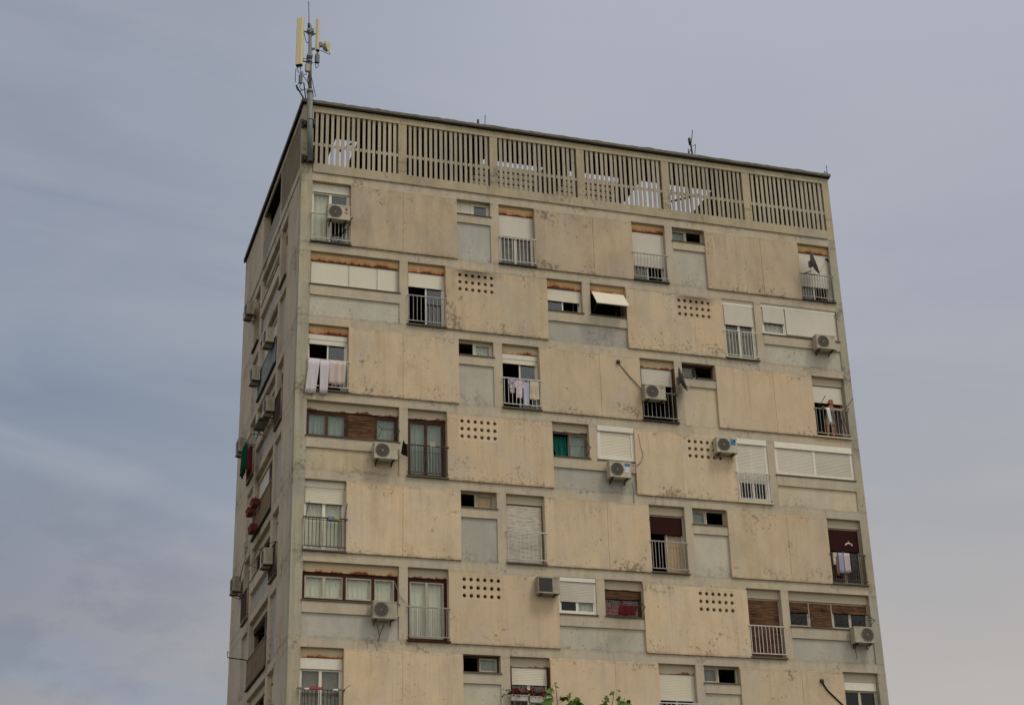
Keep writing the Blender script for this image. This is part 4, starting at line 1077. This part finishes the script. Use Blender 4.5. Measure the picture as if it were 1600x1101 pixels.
# --- small antennas along the roof edge
ra = thing('roof_antenna', 'dark whip antenna with short side arms at the roof edge', 'antenna', (15.5,0.3,3.2))
m = MB(); m.tube([(15.50,0.3,3.2),(15.47,0.3,3.8),(15.42,0.3,4.22)], 0.035, 7); m.tube([(15.42,0.3,3.95),(15.41,0.3,4.24)], 0.05, 7, 0.06); m.build('mast', M['dark_metal'], ra)
m = MB(); m.tube([(15.47,0.3,4.0),(15.54,0.3,4.35),(15.58,0.3,4.64)], 0.017, 5)
m.tube([(15.24,0.3,3.3),(15.42,0.3,3.72)], 0.02, 5); m.tube([(15.56,0.3,3.3),(15.66,0.3,4.0)], 0.016, 5); m.tube([(15.47,0.3,3.9),(15.66,0.3,3.98)], 0.012, 5); m.tube([(15.32,0.3,3.55),(15.34,0.3,3.75)], 0.02, 5)
m.build('side_arm', M['dark_metal'], ra)
m = MB(); m.tube([(6.64,0.1,3.2),(6.64,0.1,3.56)], 0.045, 7); tag(m.build('roof_stub', M['dark_metal']), 'short dark stub pipe on the roof edge beside a thin rod', 'pipe')
m = MB(); m.tube([(6.90,0.1,3.2),(6.93,0.1,3.80)], 0.015, 5); tag(m.build('roof_rod', M['dark_metal']), 'thin leaning rod on the roof edge', 'rod')
m = MB(); m.tube([(21.02,0.0,3.2),(21.1,0.0,3.42),(21.2,0.0,3.36)], 0.02, 5); m.tube([(21.22,0.0,3.2),(21.22,0.0,3.72)], 0.014, 5); tag(m.build('roof_rod', M['dark_metal']), 'thin lightning rod at the right roof corner', 'rod')

# ------------------------------------------------------------------ planters
def leaf_cluster(m, c, ext, n, size, F=lambda u,d,z:(u,d,z)):
    for i in range(n):
        p = Vector((c[0]+random.gauss(0,ext[0]/2.2), c[1]+random.gauss(0,ext[1]/2.2), c[2]+random.gauss(0,ext[2]/2.2)))
        a = Vector((random.uniform(-1,1),random.uniform(-1,1),random.uniform(-.6,.6))).normalized(); b = a.cross(Vector((random.uniform(-1,1),random.uniform(-1,1),random.uniform(-1,1)))).normalized()
        s = size*random.uniform(0.6,1.2)
        P = [tuple(p-a*s*0.5), tuple(p+b*s*0.35), tuple(p+a*s*0.5), tuple(p-b*s*0.35)]
        m.add(P, [(0,1,2,3)])
def planter(label, F, u0, u1, d0, d1, z0, z1, mat, flower=True,  seed=1, group=None, bloom=70, bloom_ext=0.16):
    random.seed(seed)
    root = thing('flower_box', label, 'flower box', F((u0+u1)/2,(d0+d1)/2,z0), group)
    m = MB(F); e = 0.02
    m.add([(u0+e,d0+e,z0),(u1-e,d0+e,z0),(u1-e,d1-e,z0),(u0+e,d1-e,z0),(u0,d0,z1),(u1,d0,z1),(u1,d1,z1),(u0,d1,z1)], [(0,3,2,1),(0,1,5,4),(1,2,6,5),(2,3,7,6),(3,0,4,7),(4,5,6,7)])
    m.box(u0-0.01, u1+0.01, d0-0.012, d0+0.01, z1-0.03, z1)
    m.build('trough', M[mat], root)
    c = ((u0+u1)/2, (d0+d1)/2, z1+0.07); w = (u1-u0)
    m = MB(F); leaf_cluster(m, c, (w*1.05, 0.22, 0.18), 200, 0.10) if flower else leaf_cluster(m, c, (w*0.8, 0.12, 0.06), 16, 0.07); m.build('foliage', M['leaf_dark'], root)
    if flower:
        m = MB(F)
        for q in range(18):
            k = (c[0]+random.uniform(-.5,.5)*w, c[1]-0.05+random.uniform(-.08,.06), c[2]+random.uniform(-0.03,bloom_ext))
            leaf_cluster(m, k, (0.12,0.10,0.10), bloom//5, 0.06)
        m.build('blossoms', M['petal'], root)
    return root
GF = 'flower boxes on the railings'
planter('white trough of red flowers, left one on the lowest middle railing', FRONT, 7.26, 7.84, -0.30, -0.10, -18.30, -18.12, 'box_white', seed=3, group=GF, bloom=90)
planter('white trough of red flowers, right one on the lowest middle railing, behind leaves', FRONT, 7.88, 8.60, -0.30, -0.10, -18.34, -18.15, 'box_white', seed=5, group=GF, bloom=80)
GS = 'red planters on the side balcony'
planter('red planter, upper of the two at the balcony rail on the side wall', SIDE, 6.3, 6.9, -0.36, -0.10, -10.12, -9.90, 'pot', False, 7, GS)
planter('red planter at the far end of the side balcony rail', SIDE, 7.3, 7.9, -0.36, -0.10, -10.14, -9.92, 'pot', False, 9, GS)
planter('red planter hung low on the side balcony sheet', SIDE, 6.5, 7.2, -0.36, -0.10, -11.02, -10.80, 'pot', False, 11, GS)
bk = thing('peg_basket', 'small blue grey basket with yellowish bundle on the railing between slanting black rods', 'basket', (1.36,-0.08,-12.62))
m = MB(); m.bev(1.17,1.36,-0.17,-0.02,-12.64,-12.50,0.02); m.build('basket', paint('blue grey plastic', lin(112,120,138), 0.5, 0.3), bk)
m = MB(); m.bev(1.37,1.54,-0.16,-0.03,-12.64,-12.53,0.03); m.tube([(1.50,-0.10,-12.52),(1.57,-0.10,-12.62)], 0.02, 6); m.build('bundle', paint('yellowish cloth', lin(164,146,104), 0.9, 0.3), bk)
random.seed(21)

# ------------------------------------------------------------------ the person leaning on the railing
def person():
    skin = cloth('tanned skin', lin(204,140,108)); skin.node_tree.nodes['Principled BSDF'].inputs['Roughness'].default_value = 0.6
    X = 20.27; Zf = -8.02
    me = bpy.data.meshes.new('person'); V = []; E = []; Rr = []
    def v(x, y, z, r, prev=None):
        V.append((X+x, y, z)); Rr.append(r); i = len(V)-1
        if prev is not None: E.append((prev, i))
        return i
    pel = v(0.0, 0.36, -7.21, 0.155)
    wai = v(0.0, 0.30, -7.06, 0.125, pel); che = v(0.0, 0.20, -6.90, 0.145, wai); upc = v(0.0, 0.14, -6.80, 0.12, che)
    nec = v(0.0, 0.10, -6.72, 0.052, upc); h1 = v(0.0, 0.065, -6.665, 0.062, nec); h2 = v(0.0, 0.055, -6.605, 0.090, h1); h3 = v(0.0, 0.065, -6.545, 0.080, h2)
    for s, lift in ((-1, 0.0), (1, 0.012)):
        sh = v(0.15*s, 0.15, -6.82, 0.062, upc); el = v(0.34*s, 0.02, -6.885, 0.042, sh)
        wr = v((0.47 if s > 0 else 0.40)*s, -0.10, -6.890+lift, 0.028, el)
        pm = v((0.53 if s > 0 else 0.44)*s, -0.125, -6.892+lift, 0.030, wr)
        for k, (dy, ln) in enumerate(((-0.030,0.070),(-0.010,0.082),(0.010,0.078),(0.028,0.060))):
            b0 = v((0.565 if s > 0 else 0.475)*s, -0.135+dy, -6.893+lift, 0.009, pm)
            b1 = v(((0.565 if s > 0 else 0.475)+ln*0.6)*s, -0.150+dy, -6.905+lift, 0.0085, b0)
            v(((0.565 if s > 0 else 0.475)+ln*0.8)*s, -0.150+dy, -6.935+lift, 0.0075, b1)
        t0 = v((0.52 if s > 0 else 0.435)*s, -0.165, -6.90+lift, 0.010, pm); v((0.555 if s > 0 else 0.47)*s, -0.19, -6.915+lift, 0.008, t0)
        hip = v(0.095*s, 0.36, -7.29, 0.095, pel); kn = v(0.115*s, 0.30, -7.62, 0.058, hip); ca = v(0.12*s, 0.33, -7.76, 0.052, kn)
        an = v(0.12*s, 0.36, -7.95, 0.036, ca); v(0.135*s, 0.27, -7.99, 0.034, an)
    me.from_pydata(V, E, []); o = bpy.data.objects.new('person', me); COL.objects.link(o)
    sk = o.modifiers.new('skin', 'SKIN'); sk.use_smooth_shade = True; sk.branch_smoothing = 0.6
    for i, sv in enumerate(me.skin_vertices[0].data): sv.radius = (Rr[i], Rr[i]*(0.8 if i in (pel,wai,che,upc) else 1.0)); sv.use_root = (i == 0)
    o.modifiers.new('sub', 'SUBSURF').levels = 1; o.modifiers['sub'].render_levels = 1
    bpy.context.view_layer.update()
    dm = bpy.data.meshes.new_from_object(o.evaluated_get(bpy.context.evaluated_depsgraph_get()))
    o.modifiers.clear(); o.data = dm; dm.materials.clear(); dm.materials.append(skin)
    for p in dm.polygons: p.use_smooth = True
    # nose, brow, ears and chin shaped into the head; eyes and mouth as small dark patches
    face = MB()
    def blob(m, c, r, n=8):
        P = []; F = []
        for i in range(n+1):
            th = math.pi*i/n
            for k in range(n):
                ph = 2*math.pi*k/n; P.append((c[0]+r[0]*math.sin(th)*math.cos(ph), c[1]+r[1]*math.sin(th)*math.sin(ph), c[2]+r[2]*math.cos(th)))
        for i in range(n):
            for k in range(n): F.append((i*n+k, i*n+(k+1)%n, (i+1)*n+(k+1)%n, (i+1)*n+k))
        m.add(P, F, True)
    blob(face, (X,-0.040,-6.610), (0.016,0.024,0.026)); blob(face, (X-0.088,0.06,-6.605), (0.014,0.022,0.032)); blob(face, (X+0.088,0.06,-6.605), (0.014,0.022,0.032)); blob(face, (X,-0.012,-6.675), (0.03,0.025,0.02))
    f = face.build('face', skin, o)
    e = MB(); blob(e, (X-0.033,-0.026,-6.585), (0.012,0.008,0.007)); blob(e, (X+0.033,-0.026,-6.585), (0.012,0.008,0.007)); e.build('eyes', M['black'], o)
    e = MB(); blob(e, (X,-0.026,-6.648), (0.024,0.008,0.006)); e.build('mouth', M['cur_red'], o)
    hr = MB(); blob(hr, (X,0.085,-6.555), (0.094,0.086,0.075), 12); blob(hr, (X,0.125,-6.61), (0.085,0.06,0.09), 12); hr.build('hair', cloth('short auburn hair', lin(112,66,48)), o)
    # sleeveless patterned playsuit: rings round trunk and thighs
    pat = cloth('mottled grey white playsuit', lin(176,160,152), lin(116,104,104))
    g = MB()
    def tubeE(rings, n=18):
        P = []
        for (cx, cy, cz, a, b) in rings:
            for k in range(n):
                t = 2*math.pi*k/n; P.append((X+cx+a*math.cos(t), cy+b*math.sin(t)+0.004*math.sin(5*t+cz*30), cz))
        F = [(i*n+k, i*n+(k+1)%n, (i+1)*n+(k+1)%n, (i+1)*n+k) for i in range(len(rings)-1) for k in range(n)]
        g.add(P, F, True)
    tubeE([(0,0.145,-6.805,0.145,0.115),(0,0.19,-6.89,0.168,0.145),(0,0.28,-7.03,0.150,0.130),(0,0.345,-7.16,0.175,0.150),(0,0.36,-7.27,0.190,0.155)])
    for s in (-1, 1): tubeE([(0.092*s,0.36,-7.23,0.102,0.125),(0.098*s,0.345,-7.36,0.105,0.118),(0.102*s,0.335,-7.43,0.100,0.110)])
    for s in (-1, 1): g.tube([(X+0.09*s,0.03,-6.82),(X+0.085*s,0.12,-6.745),(X+0.08*s,0.22,-6.80)], 0.02, 6)
    g.build('playsuit', pat, o)
    return tag(o, 'person in a pale playsuit leaning with both arms on the balcony railing', 'person')
person()
laundry('towel', 'white towel draped over the railing before the leaning person', FRONT, 19.93, 20.09, -6.90, -7.52, white_c, d=-0.12, u0b=20.02, u1b=20.13, amp=0.014, wl=0.11)

# ------------------------------------------------------------------ the tree whose top shoots reach into the view
def tree(bx, by):
    root = thing('street_tree', 'young green plane tree whose top shoots rise before the lowest windows', 'tree', (bx,by,GROUND))
    rnd = random.Random(5)
    m = MB(); tips = [(1.47,-21.02,-22.40),(1.74,-21.05,-22.60),(2.53,-21.38,-22.55),(2.37,-21.28,-22.72),(2.71,-21.41,-22.74),(1.98,-21.1,-22.80),(1.25,-20.87,-22.74)]
    top = Vector((bx,by,-26.6))
    m.tube([(bx,by,GROUND),(bx+0.05,by,GROUND+1.6),(bx-0.03,by+0.04,GROUND+2.8),tuple(top)], 0.16, 10, 0.075)
    limbs = []
    for k in range(11):
        a = 2*math.pi*k/11 + rnd.uniform(-.2,.2); z = -28.2 + rnd.uniform(0,1.9)
        s = Vector((bx,by,z)); L = rnd.uniform(1.3,2.0)
        e = s + Vector((math.cos(a)*L, math.sin(a)*L, rnd.uniform(1.0,2.3)))
        mid = (s+e)/2 + Vector((0,0,-0.15)); m.tube([tuple(s),tuple(mid),tuple(e)], 0.05, 6, 0.015); limbs.append((s,mid,e))
    for t in tips:
        t = Vector(t); base = top.lerp(Vector((t.x,t.y,top.z)), 0.25)
        m.tube(curve([tuple(base), tuple(base.lerp(t,0.5)+Vector((rnd.uniform(-.12,.12),rnd.uniform(-.1,.1),0.1))), tuple(t)], 5), 0.030, 6, 0.005); limbs.append((base, base.lerp(t,0.5), t))
    m.build('trunk', M['bark'], root)
    lobes = [(0,-0.5),(0.16,-0.38),(0.46,-0.30),(0.33,-0.06),(0.52,0.20),(0.22,0.20),(0.0,0.62),(-0.22,0.20),(-0.52,0.20),(-0.33,-0.06),(-0.46,-0.30),(-0.16,-0.38)]
    m = MB()
    def leaf(p, s):
        n = Vector((rnd.gauss(0,.5),rnd.gauss(0,.5)-0.55,rnd.uniform(.25,1))).normalized()
        a = n.cross(Vector((rnd.uniform(-1,1),rnd.uniform(-1,1),rnd.uniform(-.3,.3)))).normalized(); b = n.cross(a)
        if b.z > 0 and rnd.random() < .6: b = -b
        bend = rnd.uniform(-.25,.1)
        P = [tuple(p + a*(x*s) + b*(y*s) + n*(s*bend*(abs(x)+0.4*abs(y)))) for x, y in lobes] + [tuple(p)]
        m.add(P, [(i,(i+1)%12,12) for i in range(12)])
    for s, mid, e in limbs:
        for k in range(150):
            q = rnd.random()**0.7; p = (s.lerp(mid,q*2) if q < .5 else mid.lerp(e,q*2-1))
            if e.z > -23.2: continue
            p = p + Vector((rnd.gauss(0,.32),rnd.gauss(0,.32),rnd.gauss(0,.28)))
            if p.z < -22.95: leaf(p, rnd.uniform(.13,.24))
    for t in tips:                                                             # sparse leaders: alternating leaves on a shoot
        t = Vector(t)
        leaf(t + Vector((0,0,0.02)), 0.07); leaf(t + Vector((-0.05,0,-0.02)), 0.06)
        for k in range(17):
            s = 0.05 + 0.055*k
            p = t + Vector((rnd.choice((-1,1))*(0.04+0.030*k)*rnd.uniform(.5,1.3), rnd.uniform(-.14,.14), -s*rnd.uniform(.6,1.0)))
            leaf(p, min(0.25, 0.10+0.024*k)*rnd.uniform(.85,1.2))
    m.build('crown', M['leaf'], root)
tree(1.95, -21.15)

# ------------------------------------------------------------------ ground
g = MB(); g.box(-1500, 1500, -1500, 1500, GROUND-0.3, GROUND-0.004)
def ground_mat():
    m, n, b = base_mat('ground grass and earth'); tc = n.new('ShaderNodeTexCoord').outputs['Object']
    f = n.noise(tc, 0.15, 8, 0.65)
    n.link(n.ramp(f, [(0.4, lin(74,80,52)), (0.62, lin(100,92,76))]), b.inputs['Base Color']); b.inputs['Roughness'].default_value = 1.0
    return m
tag(g.build('ground', ground_mat()), kind='structure')
g = MB(); g.box(-14, 36, -14, -0.02, GROUND-0.3, GROUND+0.06); g.box(-14, -0.02, -0.02, 24, GROUND-0.3, GROUND+0.06)
tag(g.build('pavement', paint('concrete paving', lin(118,114,108), 0.95, 0.5, lin(88,84,78), scale=1.5, stretch=(1,1,1))), kind='structure')

# ------------------------------------------------------------------ light
SUN_EL, SUN_AZ = R(58), R(36)      # high, in front of the facade and to its right (azimuth from -y towards +x)
sd = Vector((math.sin(SUN_AZ)*math.cos(SUN_EL), -math.cos(SUN_AZ)*math.cos(SUN_EL), math.sin(SUN_EL)))
sl = bpy.data.lights.new('sun', 'SUN'); sl.energy = 1.05; sl.angle = R(14); sl.color = (1.0, 0.94, 0.84)
so = bpy.data.objects.new('sun', sl); COL.objects.link(so); so.rotation_euler = sd.to_track_quat('Z', 'Y').to_euler(); so.location = (40,-60,60)

wd = bpy.data.worlds.new('World'); scene.world = wd; SKY_SEED = 6.9; TUFT = 0.4; wd.use_nodes = True
n = N(wd); n.n.clear()
out = n.new('ShaderNodeOutputWorld'); bg = n.new('ShaderNodeBackground'); bg2 = n.new('ShaderNodeBackground'); add = n.new('ShaderNodeAddShader')
sky = n.new('ShaderNodeTexSky', sky_type='NISHITA'); sky.sun_disc = False; sky.sun_elevation = SUN_EL; sky.sun_rotation = math.pi - SUN_AZ
hs = n.new('ShaderNodeHueSaturation'); hs.inputs['Saturation'].default_value = 0.3; n.link(sky.outputs[0], hs.inputs['Color']); n.link(hs.outputs[0], bg.inputs[0]); bg.inputs[1].default_value = 0.05
d = n.new('ShaderNodeTexCoord').outputs['Generated']
sx = n.new('ShaderNodeSeparateXYZ'); n.link(d, sx.inputs[0])
# overcast cloud deck: colour by elevation, broken by stretched noise
el = n.math('ARCSINE', sx.outputs[2])
az = n.math('ARCTAN2', sx.outputs[0], sx.outputs[1])
eln = n.math('DIVIDE', el, math.pi/2, True)
side = n.math('DIVIDE', n.math('SUBTRACT', az, 0.01), 0.34, True)
left = n.ramp(eln, [(0.0, lin(176,166,160)), (0.126, lin(132,129,132)), (0.165, lin(123,128,140)), (0.25, lin(129,141,158)), (0.30, lin(140,149,165)), (0.37, lin(150,157,172)), (0.5, lin(158,164,178)), (1.0, lin(196,196,198))])
right = n.ramp(eln, [(0.0, lin(190,180,170)), (0.126, lin(170,162,155)), (0.18, lin(160,159,161)), (0.27, lin(159,164,175)), (0.38, lin(171,176,188)), (0.5, lin(172,177,188)), (1.0, lin(196,196,198))])
base = n.mix(side, left, right)
pv = n.new('ShaderNodeCombineXYZ'); n.link(n.math('MULTIPLY', az, 2.4), pv.inputs[0]); n.link(n.math('ADD', n.math('MULTIPLY', el, 13.0), n.math('MULTIPLY', az, 2.0)), pv.inputs[1]); pv.inputs[2].default_value = SKY_SEED
cl = n.ramp(n.noise(pv.outputs[0], 1.25, 7, 0.52, 0.7), [(0.44, 0.0), (0.60, 1.0)])
wisp = n.ramp(n.noise(n.map(pv.outputs[0], (1,1,1), (0,0.28,0)), 1.25, 7, 0.52, 0.7), [(0.50, 0.0), (0.66, 1.0)])
lowmask = n.ramp(eln, [(0.10, 1.0), (0.27, 0.9), (0.33, 0.25), (0.6, 0.1)])
cm = n.math('MULTIPLY', n.math('MULTIPLY', cl, lowmask), n.math('SUBTRACT', 1.0, n.math('MULTIPLY', side, 0.85)))
wm = n.math('MULTIPLY', n.math('MULTIPLY', wisp, n.ramp(eln, [(0.16, 0.0), (0.20, 0.9), (0.27, 0.9), (0.33, 0.2)])), n.math('SUBTRACT', 1.0, n.math('MULTIPLY', side, 0.8)))
base = n.mix(n.math('MULTIPLY', wm, 0.6), base, lin(160,166,176))
base = n.mix(n.math('MULTIPLY', cm, 0.75), base, lin(118,131,150))
# a few low cloud tufts towards the left
pv3 = n.new('ShaderNodeCombineXYZ'); n.link(n.math('MULTIPLY', az, 6.0), pv3.inputs[0]); n.link(n.math('MULTIPLY', el, 11.0), pv3.inputs[1]); pv3.inputs[2].default_value = TUFT
tf = n.ramp(n.noise(pv3.outputs[0], 2.6, 7, 0.6, 0.2), [(0.47, 0.0), (0.60, 1.0)])
tm = n.math('MULTIPLY', n.math('MULTIPLY', tf, n.ramp(eln, [(0.08, 1.0), (0.165, 1.0), (0.215, 0.0)])), n.ramp(n.math('MULTIPLY', n.math('ADD', az, 0.3), 1.4), [(0.46, 1.0), (0.66, 0.0)]))
base = n.mix(n.math('MULTIPLY', tm, 0.7), base, lin(108,114,130))
pv2 = n.new('ShaderNodeCombineXYZ'); n.link(n.math('MULTIPLY', az, 3.4), pv2.inputs[0]); n.link(n.math('MULTIPLY', el, 10.0), pv2.inputs[1]); pv2.inputs[2].default_value = 4.3
br = n.math('MULTIPLY', n.ramp(n.noise(pv2.outputs[0], 1.1, 6, 0.6, 0.3), [(0.5, 0.0), (0.75, 1.0)]), n.ramp(eln, [(0.17, 0.0), (0.25, 1.0)]))
base = n.mix(n.math('MULTIPLY', br, 0.22), base, lin(178,180,188))
base = n.mix(1.0, base, (0.118, 0.128, 0.145, 1), 'SUBTRACT')
# unseen sky behind the camera, brightened and warmed to light the walls
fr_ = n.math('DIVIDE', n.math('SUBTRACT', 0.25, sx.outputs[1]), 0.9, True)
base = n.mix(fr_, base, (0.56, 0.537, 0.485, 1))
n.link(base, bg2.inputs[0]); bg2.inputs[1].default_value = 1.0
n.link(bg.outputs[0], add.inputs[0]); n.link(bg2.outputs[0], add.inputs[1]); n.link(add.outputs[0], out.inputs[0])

vs = scene.view_settings; vs.view_transform = 'Standard'; vs.look = 'None'; vs.exposure = 0.0; vs.gamma = 1.0; vs.use_curve_mapping = False
scene.render.film_transparent = False
scene.cycles.max_bounces = 6; scene.cycles.diffuse_bounces = 3; scene.cycles.transparent_max_bounces = 12
